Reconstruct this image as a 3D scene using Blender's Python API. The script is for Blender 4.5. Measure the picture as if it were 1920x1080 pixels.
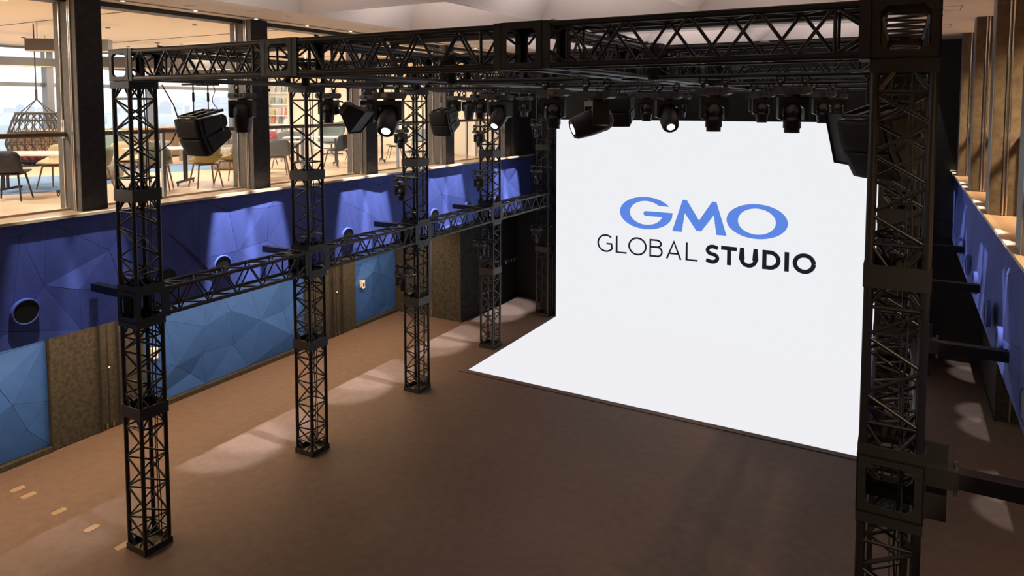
import bpy, math, random
from mathutils import Vector, Matrix
from mathutils.geometry import delaunay_2d_cdt
R = math.radians
PI = math.pi
SC = bpy.context.scene
COL = SC.collection
for _o in list(bpy.data.objects):
    bpy.data.objects.remove(_o)

# ------------------------------------------------------------------ camera
cam = bpy.data.cameras.new('camera')
cam.sensor_width = 36.0
cam.lens = 1296.65 / 1920 * 36
cam.shift_y = -260.16 / 1920
cam.clip_start = 0.05
cam.clip_end = 5000
camo = bpy.data.objects.new('camera', cam)
COL.objects.link(camo)
camo.location = (8.987, -5.3036, 6.0)
camo.rotation_euler = (PI / 2 - 0.063, 0, 0.513)
SC.camera = camo

# ------------------------------------------------------------------ world, exposure, lights
SC.view_settings.view_transform = 'Standard'
SC.view_settings.look = 'None'
SC.view_settings.exposure = 0.0
SC.view_settings.gamma = 1.0
SC.view_settings.use_curve_mapping = False
wd = bpy.data.worlds.new('world')
SC.world = wd
wd.use_nodes = True
bg = wd.node_tree.nodes['Background']
bg.inputs[0].default_value = (0.90, 0.95, 1.0, 1)
bg.inputs[1].default_value = 1.4

CEIL = 7.53          # flat soffit height
FL2 = 4.5            # upper floor level
XL, XR = -0.9, 10.02  # faces of the blue gallery fronts
WARM = (1.0, 0.63, 0.34)

def light(name, kind, loc, energy, color=(1, 1, 1), target=None, **kw):
    l = bpy.data.lights.new(name, kind)
    l.energy = energy
    l.color = color
    for k, v in kw.items():
        setattr(l, k, v)
    o = bpy.data.objects.new(name, l)
    COL.objects.link(o)
    o.location = loc
    if target is not None:
        o.rotation_euler = (Vector(target) - Vector(loc)).to_track_quat('-Z', 'Y').to_euler()
    return o

# daylight guide on the window wall (portal: adds no light of its own)
pl = light('window_portal', 'AREA', (-10.75, 2.1, 6.0), 1, target=(0, 2.1, 6.0), shape='RECTANGLE', size=20.0, size_y=2.9)
pl.data.cycles.is_portal = True
# warm downlights under the galleries
for _i, _y in enumerate((-3.5, -0.5, 2.5, 5.5, 8.5)):
    light('gallery_underside_lamp', 'AREA', (-2.5, _y, 2.78), 150, WARM, target=(-2.5, _y, 0), shape='RECTANGLE', size=0.25, size_y=2.4)
    light('gallery_underside_lamp', 'AREA', (11.4, _y, 2.78), 40 if _i < 3 else 10, WARM, target=(11.4, _y, 0), shape='RECTANGLE', size=0.25, size_y=2.4)
# narrow ceiling spots washing the gallery fronts
for _k in range(0, 6):
    for _d in (-0.50, 0.25):
        _y = 3 * _k + _d
        if _y < 13.3:
            light('soffit_spot', 'SPOT', (-0.25, _y, CEIL - 0.03), 3300 if _k else 700, (1.0, 0.93, 0.92), target=(-1.22, _y + 0.12, 0), spot_size=R(16.5), spot_blend=0.5, shadow_soft_size=0.03)
            light('soffit_spot', 'SPOT', (9.37, _y + 1.4, CEIL - 0.03), 1300, (1.0, 0.93, 0.92), target=(10.65, _y + 1.4, 0), spot_size=R(9.5), spot_blend=0.5, shadow_soft_size=0.03)
# warm lamps of the lounge and of the right gallery
for _x in (-3.2, -6.2, -9.0):
    for _y in (-4.5, -1.0, 2.5, 6.0, 9.5):
        light('lounge_downlight', 'AREA', (_x, _y, CEIL - 0.06), 115, (1.0, 0.90, 0.76), target=(_x, _y, 0), shape='DISK', size=0.5)
for _y in (-2.5, 1.5, 5.0, 8.5, 11.5):
    light('gallery_downlight', 'AREA', (11.6, _y - 0.4, CEIL - 0.06), 110, (1.0, 0.70, 0.42), target=(11.0, _y + 1.5, 4.5), shape='DISK', size=0.4, spread=R(85))
# added soft warm fill behind the camera, for faces turned towards it
for _x in (2.0, 7.0):
    light('hall_fill_light', 'AREA', (_x, -6.2, CEIL - 0.06), 6, (1.0, 0.86, 0.74), target=(_x, -5.0, 0), shape='DISK', size=1.2)
# added fill lights above the overhead grid, facing up to brighten the coffers
for _x in (1.65, 4.6, 7.55):
    for _y in (1.7, 4.7, 7.7, 10.7):
        light('ceiling_fill_light', 'AREA', (_x, _y, 6.86), 14, (1.0, 0.86, 0.82), target=(_x, _y, 9), shape='RECTANGLE', size=1.6, size_y=0.12)

# ------------------------------------------------------------------ materials
MATS = {}
def mat(name, color, rough=0.5, metal=0.0, spec=0.5, noise=0.0, nscale=8.0, bump=0.0, bscale=60.0, emit=None, estr=0.0, stretch=None):
    m = bpy.data.materials.new(name)
    m.use_nodes = True
    nt = m.node_tree
    b = nt.nodes['Principled BSDF']
    b.inputs['Base Color'].default_value = (*color, 1)
    b.inputs['Roughness'].default_value = rough
    b.inputs['Metallic'].default_value = metal
    b.inputs['Specular IOR Level'].default_value = spec
    tc = None
    def coord():
        c = nt.nodes.new('ShaderNodeTexCoord')
        mp = nt.nodes.new('ShaderNodeMapping')
        if stretch:
            mp.inputs['Scale'].default_value = stretch
        nt.links.new(c.outputs['Object'], mp.inputs[0])
        return mp.outputs[0]
    if noise > 0 or bump > 0:
        tc = coord()
    if noise > 0:
        n = nt.nodes.new('ShaderNodeTexNoise')
        n.inputs['Scale'].default_value = nscale
        n.inputs['Detail'].default_value = 6
        nt.links.new(tc, n.inputs['Vector'])
        r = nt.nodes.new('ShaderNodeValToRGB')
        r.color_ramp.elements[0].position = 0.3
        r.color_ramp.elements[1].position = 0.7
        r.color_ramp.elements[0].color = (*[c * (1 - noise) for c in color], 1)
        r.color_ramp.elements[1].color = (*[min(1, c * (1 + noise)) for c in color], 1)
        nt.links.new(n.outputs['Fac'], r.inputs[0])
        nt.links.new(r.outputs[0], b.inputs['Base Color'])
    if bump > 0:
        n2 = nt.nodes.new('ShaderNodeTexNoise')
        n2.inputs['Scale'].default_value = bscale
        n2.inputs['Detail'].default_value = 3
        nt.links.new(tc, n2.inputs['Vector'])
        bn = nt.nodes.new('ShaderNodeBump')
        bn.inputs['Strength'].default_value = bump
        bn.inputs['Distance'].default_value = 0.01
        nt.links.new(n2.outputs['Fac'], bn.inputs['Height'])
        nt.links.new(bn.outputs[0], b.inputs['Normal'])
    if emit:
        b.inputs['Emission Color'].default_value = (*emit, 1)
        b.inputs['Emission Strength'].default_value = estr
    MATS[name] = m
    return m

def glass(name, tint, refl):
    m = bpy.data.materials.new(name)
    m.use_nodes = True
    nt = m.node_tree
    nt.nodes.clear()
    out = nt.nodes.new('ShaderNodeOutputMaterial')
    mx = nt.nodes.new('ShaderNodeMixShader')
    tr = nt.nodes.new('ShaderNodeBsdfTransparent')
    gl = nt.nodes.new('ShaderNodeBsdfGlossy')
    tr.inputs[0].default_value = (*tint, 1)
    gl.inputs['Roughness'].default_value = 0.02
    lw = nt.nodes.new('ShaderNodeLayerWeight')
    pw = nt.nodes.new('ShaderNodeMath'); pw.operation = 'POWER'; pw.inputs[1].default_value = 4.0
    ma = nt.nodes.new('ShaderNodeMath'); ma.operation = 'MULTIPLY_ADD'; ma.inputs[1].default_value = refl; ma.inputs[2].default_value = 0.025
    nt.links.new(lw.outputs['Facing'], pw.inputs[0])
    nt.links.new(pw.outputs[0], ma.inputs[0])
    nt.links.new(ma.outputs[0], mx.inputs[0])
    nt.links.new(tr.outputs[0], mx.inputs[1])
    nt.links.new(gl.outputs[0], mx.inputs[2])
    nt.links.new(mx.outputs[0], out.inputs[0])
    MATS[name] = m

def emission(name, color, s):
    m = bpy.data.materials.new(name)
    m.use_nodes = True
    nt = m.node_tree
    nt.nodes.clear()
    out = nt.nodes.new('ShaderNodeOutputMaterial')
    e = nt.nodes.new('ShaderNodeEmission')
    e.inputs[0].default_value = (*color, 1)
    e.inputs[1].default_value = s
    nt.links.new(e.outputs[0], out.inputs[0])
    MATS[name] = m

mat('truss', (0.007, 0.007, 0.008), 0.40, 0.0, 0.5)
mat('plate', (0.011, 0.011, 0.012), 0.5, 0.0, 0.5)
mat('plastic', (0.012, 0.012, 0.013), 0.38, 0, 0.5)
mat('plastic2', (0.05, 0.05, 0.053), 0.5, 0, 0.5)
mat('cloth_black', (0.012, 0.012, 0.013), 0.85, 0, 0.2, bump=0.3, bscale=40)
mat('grille', (0.01, 0.01, 0.01), 0.6, 0, 0.3)
mat('steel', (0.45, 0.45, 0.46), 0.3, 1.0)
mat('chrome', (0.75, 0.72, 0.68), 0.22, 1.0)
mat('bolt', (0.006, 0.006, 0.006), 0.6)
mat('cable', (0.01, 0.01, 0.01), 0.5)
mat('floor', (0.092, 0.066, 0.056), 0.68, 0, 0.25, noise=0.12, nscale=7, bump=0.12, bscale=90)
mat('floor_cover', (0.20, 0.15, 0.10), 0.5, 0, 0.4, noise=0.15, nscale=20)
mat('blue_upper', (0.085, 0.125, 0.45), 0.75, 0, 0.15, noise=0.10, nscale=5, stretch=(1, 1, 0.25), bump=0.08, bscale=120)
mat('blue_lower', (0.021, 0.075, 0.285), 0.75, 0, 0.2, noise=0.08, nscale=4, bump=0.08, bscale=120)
mat('blue_groove', (0.04, 0.09, 0.30), 0.7)
mat('felt', (0.035, 0.034, 0.031), 0.95, 0, 0.1, noise=0.35, nscale=15, bump=0.4, bscale=40)
mat('felt_brown', (0.11, 0.088, 0.062), 0.95, 0, 0.1, noise=0.25, nscale=10, bump=0.3, bscale=50)
mat('felt_grey', (0.165, 0.155, 0.148), 0.95, 0, 0.1, noise=0.1, nscale=14, bump=0.3, bscale=60)
mat('felt_dark', (0.05, 0.05, 0.055), 0.95, 0, 0.1, noise=0.2, nscale=10, bump=0.2)
mat('black_wall', (0.045, 0.045, 0.048), 0.9, 0, 0.2)
mat('ceiling', (0.80, 0.73, 0.69), 0.9, 0, 0.2, bump=0.05, bscale=200)
mat('soffit', (0.78, 0.69, 0.61), 0.9, 0, 0.2, bump=0.15, bscale=120)
mat('lounge_ceiling', (0.80, 0.72, 0.60), 0.9, 0, 0.2)
mat('cream_wall', (0.78, 0.68, 0.55), 0.85, 0, 0.2)
mat('white_paint', (0.82, 0.80, 0.76), 0.6)
mat('wood_floor', (0.60, 0.42, 0.27), 0.35, 0, 0.5, noise=0.08, nscale=3, stretch=(4, 0.4, 1))
mat('nosing', (0.70, 0.55, 0.38), 0.35, 0, 0.5)
mat('oak', (0.58, 0.42, 0.27), 0.5, 0, 0.4, noise=0.12, nscale=4, stretch=(1, 6, 6))
mat('brown_wood', (0.20, 0.12, 0.07), 0.5, 0, 0.4, noise=0.2, nscale=4, stretch=(1, 8, 8))
mat('rail_wood', (0.16, 0.12, 0.09), 0.4)
mat('beam_brown', (0.05, 0.04, 0.033), 0.6)
mat('frame_grey', (0.20, 0.20, 0.21), 0.45, 0.4)
mat('dark_track', (0.03, 0.025, 0.022), 0.5)
mat('table_top', (0.75, 0.62, 0.48), 0.35, 0, 0.5)
mat('chair_dark', (0.015, 0.018, 0.03), 0.6)
mat('chair_beige', (0.50, 0.38, 0.22), 0.6)
mat('chair_green', (0.22, 0.24, 0.17), 0.6)
mat('chair_yellow', (0.50, 0.38, 0.14), 0.6)
mat('chair_grey', (0.22, 0.22, 0.22), 0.7)
mat('chair_red', (0.32, 0.05, 0.06), 0.8)
mat('chair_teal', (0.10, 0.14, 0.125), 0.6)
mat('leg_wood', (0.30, 0.18, 0.10), 0.5)
mat('leg_dark', (0.03, 0.03, 0.035), 0.5)
mat('boucle', (0.30, 0.26, 0.22), 0.95, 0, 0.1, noise=0.4, nscale=30, bump=0.8, bscale=60)
mat('rug', (0.16, 0.24, 0.36), 0.95, 0, 0.1, noise=0.1, nscale=20)
mat('rattan', (0.05, 0.045, 0.04), 0.7)
mat('shelf_white', (0.80, 0.74, 0.66), 0.6)
for _i, _c in enumerate(((0.7, 0.68, 0.62), (0.35, 0.4, 0.42), (0.55, 0.2, 0.12), (0.62, 0.6, 0.55), (0.5, 0.42, 0.2), (0.2, 0.2, 0.2), (0.3, 0.38, 0.3), (0.6, 0.45, 0.4))):
    mat('book%d' % _i, _c, 0.6, noise=0.3, nscale=14)
mat('city', (0.86, 0.89, 0.92), 1.0, 0, 0.0)  # haze of the distance is put into these pale city colours
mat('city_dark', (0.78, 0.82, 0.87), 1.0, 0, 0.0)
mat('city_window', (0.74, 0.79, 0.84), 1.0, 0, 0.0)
mat('switch', (0.75, 0.75, 0.72), 0.5)
mat('strip_metal', (0.05, 0.045, 0.042), 0.6)
glass('window_glass', (0.985, 0.99, 0.99), 0.25)
glass('rail_glass', (0.955, 0.97, 0.975), 0.35)
emission('screen_white', (0.865, 0.872, 0.90), 1.0)
emission('screen_floor_white', (0.87, 0.862, 0.905), 1.0)
emission('logo_blue', (0.112, 0.245, 0.76), 1.0)
emission('logo_black', (0.013, 0.013, 0.022), 1.0)
emission('lens_lit', (1.0, 0.99, 0.86), 6.0)
emission('lamp_glow', (1.0, 0.86, 0.62), 1.6)
emission('led_dot', (0.4, 0.8, 1.0), 1.2)
mat('lens', (0.02, 0.02, 0.025), 0.08, 0, 0.8)

# ------------------------------------------------------------------ mesh helpers
class MB:
    def __init__(s):
        s.v = []; s.f = []; s.sm = []
    def add(s, vs, fs, smooth=False):
        n = len(s.v)
        s.v.extend([tuple(q) for q in vs])
        for f in fs:
            s.f.append(tuple(n + i for i in f)); s.sm.append(smooth)
        return s
    def box(s, a, b):
        (x0, y0, z0), (x1, y1, z1) = a, b
        x0, x1 = min(x0, x1), max(x0, x1); y0, y1 = min(y0, y1), max(y0, y1); z0, z1 = min(z0, z1), max(z0, z1)
        vs = [(x0, y0, z0), (x1, y0, z0), (x1, y1, z0), (x0, y1, z0), (x0, y0, z1), (x1, y0, z1), (x1, y1, z1), (x0, y1, z1)]
        return s.add(vs, [(0, 3, 2, 1), (4, 5, 6, 7), (0, 1, 5, 4), (1, 2, 6, 5), (2, 3, 7, 6), (3, 0, 4, 7)])
    def tube(s, p, q, r, n=8, r2=None, cap=True):
        p, q = Vector(p), Vector(q)
        d = (q - p)
        if d.length < 1e-6:
            return s
        d.normalize()
        a = d.cross(Vector((0, 0, 1)))
        if a.length < 1e-3:
            a = d.cross(Vector((1, 0, 0)))
        a.normalize(); b = d.cross(a)
        r2 = r if r2 is None else r2
        vs = [p + (a * math.cos(2 * PI * i / n) + b * math.sin(2 * PI * i / n)) * r for i in range(n)]
        vs += [q + (a * math.cos(2 * PI * i / n) + b * math.sin(2 * PI * i / n)) * r2 for i in range(n)]
        s.add(vs, [((i + 1) % n, i, n + i, n + (i + 1) % n) for i in range(n)], True)
        if cap:
            s.add(vs, [tuple(range(n)), tuple(range(2 * n - 1, n - 1, -1))])
        return s
    def path(s, pts, r, n=6):
        for a, b in zip(pts[:-1], pts[1:]):
            s.tube(a, b, r, n)
        return s
    def lathe(s, prof, n=20, axis='z', close=True):
        # prof: list of (r, h)
        vs = []
        for r, h in prof:
            for i in range(n):
                c, t = math.cos(2 * PI * i / n) * r, math.sin(2 * PI * i / n) * r
                vs.append({'z': (c, t, h), 'y': (c, h, -t), 'x': (h, c, t)}[axis])
        fs = []
        for k in range(len(prof) - 1):
            for i in range(n):
                j = (i + 1) % n
                fs.append((k * n + i, k * n + j, (k + 1) * n + j, (k + 1) * n + i))
        s.add(vs, fs, True)
        if close:
            s.add(vs[:n], [tuple(range(n - 1, -1, -1))])
            s.add(vs[-n:], [tuple(range(n))])
        return s
    def prism(s, poly, h0, h1, axis='z'):
        def m(p, h):
            return {'z': (p[0], p[1], h), 'y': (p[0], h, p[1]), 'x': (h, p[0], p[1])}[axis]
        n = len(poly)
        vs = [m(p, h0) for p in poly] + [m(p, h1) for p in poly]
        fs = [tuple(range(n - 1, -1, -1)), tuple(range(n, 2 * n))]
        fs += [(i, (i + 1) % n, n + (i + 1) % n, n + i) for i in range(n)]
        return s.add(vs, fs)
    def torus(s, c, R1, r, axis='z', n=28, m=8):
        vs = []
        for i in range(n):
            a = 2 * PI * i / n
            for j in range(m):
                b = 2 * PI * j / m
                rr = R1 + r * math.cos(b)
                u, v, w = rr * math.cos(a), rr * math.sin(a), r * math.sin(b)
                p = {'z': (u, v, w), 'x': (w, u, v), 'y': (u, w, v)}[axis]
                vs.append((c[0] + p[0], c[1] + p[1], c[2] + p[2]))
        fs = [(i * m + j, ((i + 1) % n) * m + j, ((i + 1) % n) * m + (j + 1) % m, i * m + (j + 1) % m) for i in range(n) for j in range(m)]
        return s.add(vs, fs, True)
    def grid(s, P, thick=0.0):
        # P[i][j] points of a surface; gives it thickness along averaged normals
        ni, nj = len(P), len(P[0])
        def nrm(i, j):
            a = Vector(P[min(i + 1, ni - 1)][j]) - Vector(P[max(i - 1, 0)][j])
            b = Vector(P[i][min(j + 1, nj - 1)]) - Vector(P[i][max(j - 1, 0)])
            c = a.cross(b)
            return c.normalized() if c.length > 1e-9 else Vector((0, 0, 1))
        A = [Vector(P[i][j]) for i in range(ni) for j in range(nj)]
        B = [Vector(P[i][j]) - nrm(i, j) * thick for i in range(ni) for j in range(nj)]
        f = []
        for i in range(ni - 1):
            for j in range(nj - 1):
                f.append((i * nj + j, (i + 1) * nj + j, (i + 1) * nj + j + 1, i * nj + j + 1))
        N = ni * nj
        if thick:
            f += [tuple(N + k for k in reversed(q)) for q in f]
            edge = [i * nj for i in range(ni)] + [(ni - 1) * nj + j for j in range(1, nj)] + [i * nj + nj - 1 for i in range(ni - 2, -1, -1)] + [j for j in range(nj - 2, 0, -1)]
            for a, b in zip(edge, edge[1:] + edge[:1]):
                f.append((b, a, N + a, N + b))
            s.add(A + B, f, True)
        else:
            s.add(A, f, True)
        return s
    def mesh(s, name):
        me = bpy.data.meshes.new(name)
        me.from_pydata(s.v, [], s.f)
        me.polygons.foreach_set('use_smooth', s.sm)
        me.validate()
        me.update()
        return me
    def build(s, name, m, parent=None, loc=None, rot=None):
        me = s.mesh(name)
        return mk(name, me, m, parent, loc, rot)

def mk(name, me, m=None, parent=None, loc=None, rot=None):
    if m is not None and len(me.materials) == 0:
        me.materials.append(MATS[m])
    o = bpy.data.objects.new(name, me)
    COL.objects.link(o)
    o.parent = parent
    if loc is not None:
        o.location = loc
    if rot is not None:
        o.rotation_euler = rot
    return o

def empty(name, loc=(0, 0, 0), rot=(0, 0, 0), parent=None):
    o = bpy.data.objects.new(name, None)
    COL.objects.link(o)
    o.empty_display_size = 0.1
    o.location = loc
    o.rotation_euler = rot
    o.parent = parent
    return o

def tag(o, label=None, cat=None, group=None, kind=None):
    if label: o['label'] = label
    if cat: o['category'] = cat
    if group: o['group'] = group
    if kind: o['kind'] = kind
    return o

def struct(o):
    o['kind'] = 'structure'
    return o

def copy_tree(o, parent=None):
    c = o.copy()
    COL.objects.link(c)
    c.parent = parent
    for ch in list(o.children):
        copy_tree(ch, c)
    return c

def box(name, a, b, m, parent=None):
    return MB().box(a, b).build(name, m, parent)

ORDN = [a + b for a in ('', 'twenty-') for b in ('first', 'second', 'third', 'fourth', 'fifth', 'sixth', 'seventh', 'eighth', 'ninth')]
ORDN = ORDN[:9] + ['tenth', 'eleventh', 'twelfth', 'thirteenth', 'fourteenth', 'fifteenth', 'sixteenth', 'seventeenth', 'eighteenth', 'nineteenth', 'twentieth'] + ORDN[9:]
ORD = ['first', 'second', 'third', 'fourth', 'fifth', 'sixth', 'seventh', 'eighth', 'ninth', 'tenth']

# ================================================================== SETTING
rnd = random.Random(7)
# floor
struct(box('floor', (-4.2, -8.3, -0.12), (13.3, 14.0, 0.0), 'floor'))

def facets(parent, u0, u1, v0, v1, face, sgn, mname, pts=(), du=1.15, dv=0.8, relief=0.06, seed=1):
    """triangular padded facets on a plane x = face looking towards sgn*x; u = y, v = z; each one a piece of its own"""
    rg = random.Random(seed)
    P = [(u0, v0), (u1, v0), (u0, v1), (u1, v1)]
    nu = max(1, round((u1 - u0) / du)); nv = max(1, round((v1 - v0) / dv))
    for i in range(1, nu):
        P.append((u0 + (u1 - u0) * (i + rg.uniform(-.3, .3)) / nu, v0))
        P.append((u0 + (u1 - u0) * (i + rg.uniform(-.3, .3)) / nu, v1))
    for j in range(1, nv):
        P.append((u0, v0 + (v1 - v0) * (j + rg.uniform(-.25, .25)) / nv))
        P.append((u1, v0 + (v1 - v0) * (j + rg.uniform(-.25, .25)) / nv))
    own = [p for p in pts if u0 + .1 < p[0] < u1 - .1 and v0 + .1 < p[1] < v1 - .1]
    inner = list(own)
    for i in range(nu):
        for j in range(nv):
            q = (u0 + (u1 - u0) * (i + .5 + rg.uniform(-.32, .32)) / nu, v0 + (v1 - v0) * (j + .5 + rg.uniform(-.32, .32)) / nv)
            if all((q[0] - p[0]) ** 2 + (q[1] - p[1]) ** 2 > .42 ** 2 for p in inner):
                inner.append(q)
    nb = len(P)
    P += inner
    r = delaunay_2d_cdt([Vector(p) for p in P], [], [], 0, 1e-6)
    vs, tris = r[0], r[2]
    dep = [(-relief * 0.5 if (abs(p.x - u0) < 1e-4 or abs(p.x - u1) < 1e-4 or abs(p.y - v0) < 1e-4 or abs(p.y - v1) < 1e-4) else rg.uniform(-relief, 0)) for p in vs]
    for t in tris:
        p = [Vector((face + sgn * dep[i], vs[i].x, vs[i].y)) for i in t]
        n = (p[1] - p[0]).cross(p[2] - p[0])
        if n.length < 0.012:
            continue
        if n.x * sgn < 0:
            p = [p[0], p[2], p[1]]
        c = (p[0] + p[1] + p[2]) / 3
        q = [a + (c - a).normalized() * 0.0045 for a in p]          # visible face, seam left open
        e = [a + (c - a).normalized() * 0.002 - Vector((sgn * 0.012, 0, 0)) for a in p]
        w = [Vector((face - sgn * (relief + 0.03), a.y, a.z)) for a in e]
        m = MB()
        m.add([x - c for x in q + e + w], [(0, 1, 2), (0, 3, 4, 1), (1, 4, 5, 2), (2, 5, 3, 0), (3, 6, 7, 4), (4, 7, 8, 5), (5, 8, 6, 3)])
        m.build('facet', mname, parent, loc=c)

UPL = [(2.66, 3.5), (3.33, 4.16), (1.9, 3.5), (2.32, 2.98), (3.31, 3.57), (0.01, 3.44), (0.29, 2.96), (-0.42, 3.59), (1.85, 3.49), (1.29, 4.08), (5.38, 3.98), (5.95, 3.73), (6.43, 4.27), (8.76, 3.8), (9.4, 4.36), (9.84, 3.55), (12.18, 3.76), (12.39, 3.18), (11.83, 3.18), (12.97, 4.26)]
# left gallery: slab, front, lower wall
wl = struct(box('wall_left', (-4.2, -8.3, 0), (-3.90, 10.42, 2.84), 'blue_groove'))
gl = struct(box('gallery_slab_left', (-11.2, -8.3, 2.84), (XL - 0.12, 13.7, FL2 - 0.02), 'blue_groove'))
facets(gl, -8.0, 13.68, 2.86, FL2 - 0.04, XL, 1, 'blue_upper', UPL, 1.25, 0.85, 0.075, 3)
struct(box('floor_lounge', (-11.0, -8.3, FL2 - 0.02), (XL - 0.06, 13.7, FL2), 'wood_floor'))
struct(box('trim_1', (XL - 0.06, -8.3, FL2 - 0.035), (XL + 0.012, 13.7, FL2 + 0.004), 'nosing'))
P2 = [(3.15, 1.7), (3.97, 1.36), (4.51, 1.82), (4.65, 1.52), (5.27, 1.78), (5.47, 1.08), (6.25, 1.08), (4.79, 0.7), (3.97, 0.8), (3.33, 0.71), (4.16, 2.3), (6.3, 1.9), (5.2, 2.4), (3.3, 2.4)]
P3 = [(9.06, 1.63), (9.31, 0.71), (9.85, 1.19), (9.99, 0.3), (9.29, 1.38), (9.3, 2.3)]
P1 = [(0.34, 1.07), (0.2, 1.9), (-0.6, 0.6)]
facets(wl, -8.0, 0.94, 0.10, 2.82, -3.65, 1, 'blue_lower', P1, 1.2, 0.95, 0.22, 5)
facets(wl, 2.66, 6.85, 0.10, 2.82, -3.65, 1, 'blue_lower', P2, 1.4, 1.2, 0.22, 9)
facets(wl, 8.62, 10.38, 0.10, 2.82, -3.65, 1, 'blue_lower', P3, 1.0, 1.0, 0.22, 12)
for i, (a, b) in enumerate(((-8.0, 0.94), (2.66, 6.85), (8.62, 10.38))):
    struct(box('baseboard_left_%d' % (i + 1), (-3.90, a, 0), (-3.66, b, 0.09), 'felt'))
# felt doors with rails
def felt_door(n, y0, y1, x, s):
    d = struct(box('door_%d' % n, (x - s * 0.25, y0, 0.015), (x - s * 0.03, y1, 2.83), 'felt'))
    ym = y0 + (y1 - y0) * 0.58
    for dy in (-0.17, 0.17):
        MB().tube((x + s * 0.02, ym + dy, 0.03), (x + s * 0.02, ym + dy, 2.75), 0.022, 8).build('pull_rail', 'plastic', d)
        for z in (0.5, 1.4, 2.3):
            MB().tube((x - s * 0.05, ym + dy, z), (x + s * 0.02, ym + dy, z), 0.012, 6).build('rail_bracket', 'plastic', d)
    box('door_seam', (x - s * 0.032, ym - 0.012, 0.02), (x - s * 0.024, ym + 0.012, 2.82), 'bolt', d)
    MB().lathe([(0.03, 0), (0.03, 0.012), (0.018, 0.02)], 14, 'x').build('door_lock', 'steel', d, loc=(x - s * 0.028, ym + 0.02, 1.15))
    for dy in (-0.06, 0.06):
        box('door_bolt', (x - s * 0.03, ym + dy - 0.012, 0.02), (x + s * 0.0, ym + dy + 0.012, 0.12), 'steel', d)
felt_door(1, 0.95, 2.65, -3.65, 1)
felt_door(2, 6.86, 8.61, -3.65, 1)
# felt closets at the far corners
fb = struct(box('wall_closet_left', (-4.2, 10.42, 0), (-1.5, 13.7, 2.84), 'felt'))
box('closet_seam', (-1.512, 13.0, 0.05), (-1.497, 13.012, 2.8), 'bolt', fb)
MB().box((-2.52, 10.405, 0.02), (-2.45, 10.425, 2.5)).build('closet_edge_strip', 'steel', fb)
struct(MB().box((-1.5, 10.42, 0), (-1.485, 13.7, 0.07)).build('baseboard_closet_left', 'plastic'))
fb2 = struct(box('wall_closet_right', (10.7, 10.42, 0), (13.3, 13.7, 2.84), 'felt'))
struct(MB().box((10.685, 10.40, 0), (10.7, 13.7, 0.07)).build('baseboard_closet_right', 'plastic'))
MB().box((10.92, 10.405, 0.02), (10.95, 10.425, 2.5)).build('closet_edge_strip', 'steel', fb2)
# right gallery
wr = struct(box('wall_right', (12.94, -8.3, 0), (13.2, 10.42, 2.84), 'felt'))
gr = struct(box('gallery_slab_right', (XR + 0.19, -8.3, 2.84), (14.4, 13.7, FL2 - 0.02), 'blue_groove'))
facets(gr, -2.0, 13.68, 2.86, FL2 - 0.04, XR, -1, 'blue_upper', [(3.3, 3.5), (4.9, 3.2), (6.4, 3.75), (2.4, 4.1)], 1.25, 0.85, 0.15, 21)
struct(box('floor_gallery_right', (XR + 0.06, -8.3, FL2 - 0.02), (14.4, 13.7, FL2), 'wood_floor'))
struct(box('trim_2', (XR - 0.012, -8.3, FL2 - 0.035), (XR + 0.06, 13.7, FL2 + 0.004), 'nosing'))
struct(box('wall_gallery_right', (14.4, -8.3, FL2), (14.6, 13.7, CEIL + 0.3), 'felt'))
# end walls
wb = struct(box('wall_back', (-1.5, 13.7, 0), (13.3, 13.95, CEIL + 1.2), 'black_wall'))
for i in range(11):
    box('wall_panel', (-1.45 + i * 1.22, 13.675, 2.9), (-0.245 + i * 1.22, 13.7, CEIL - 0.02), 'black_wall', wb)
struct(box('wall_front', (-11.2, -8.6, 0), (14.6, -8.3, CEIL + 1.2), 'cream_wall'))
# upper dark returns at the far corners
struct(box('wall_return_left', (-1.6, 12.56, FL2), (XL - 0.12, 13.7, CEIL), 'felt_dark'))
struct(box('wall_return_right', (XR + 0.12, 12.6, FL2), (14.4, 13.7, CEIL), 'felt_dark'))
# lounge shell
we = struct(box('wall_lounge_end', (-11.2, 12.2, FL2), (-1.3, 12.5, CEIL + 0.1), 'cream_wall'))
box('wall_panel', (-3.15, 12.17, FL2 + 0.02), (-2.45, 12.2, CEIL - 0.02), 'cream_wall', we)
box('wall_panel', (-4.6, 12.17, FL2 + 0.02), (-3.2, 12.2, CEIL - 0.02), 'cream_wall', we)
box('wall_panel', (-6.2, 12.17, FL2 + 0.02), (-4.65, 12.2, CEIL - 0.02), 'cream_wall', we)
struct(box('baseboard_lounge', (-9.0, 12.185, FL2), (-1.7, 12.2, FL2 + 0.08), 'white_paint'))
lc = struct(box('ceiling_lounge', (-11.2, -8.3, CEIL + 0.02), (-1.3, 12.4, CEIL + 0.2), 'lounge_ceiling'))
for y in (-1.6, 1.6, 4.8, 8.0, 11.0):
    box('ceiling_joint', (-10.9, y, CEIL + 0.012), (-1.6, y + 0.02, CEIL + 0.021), 'beam_brown', lc)
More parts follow.
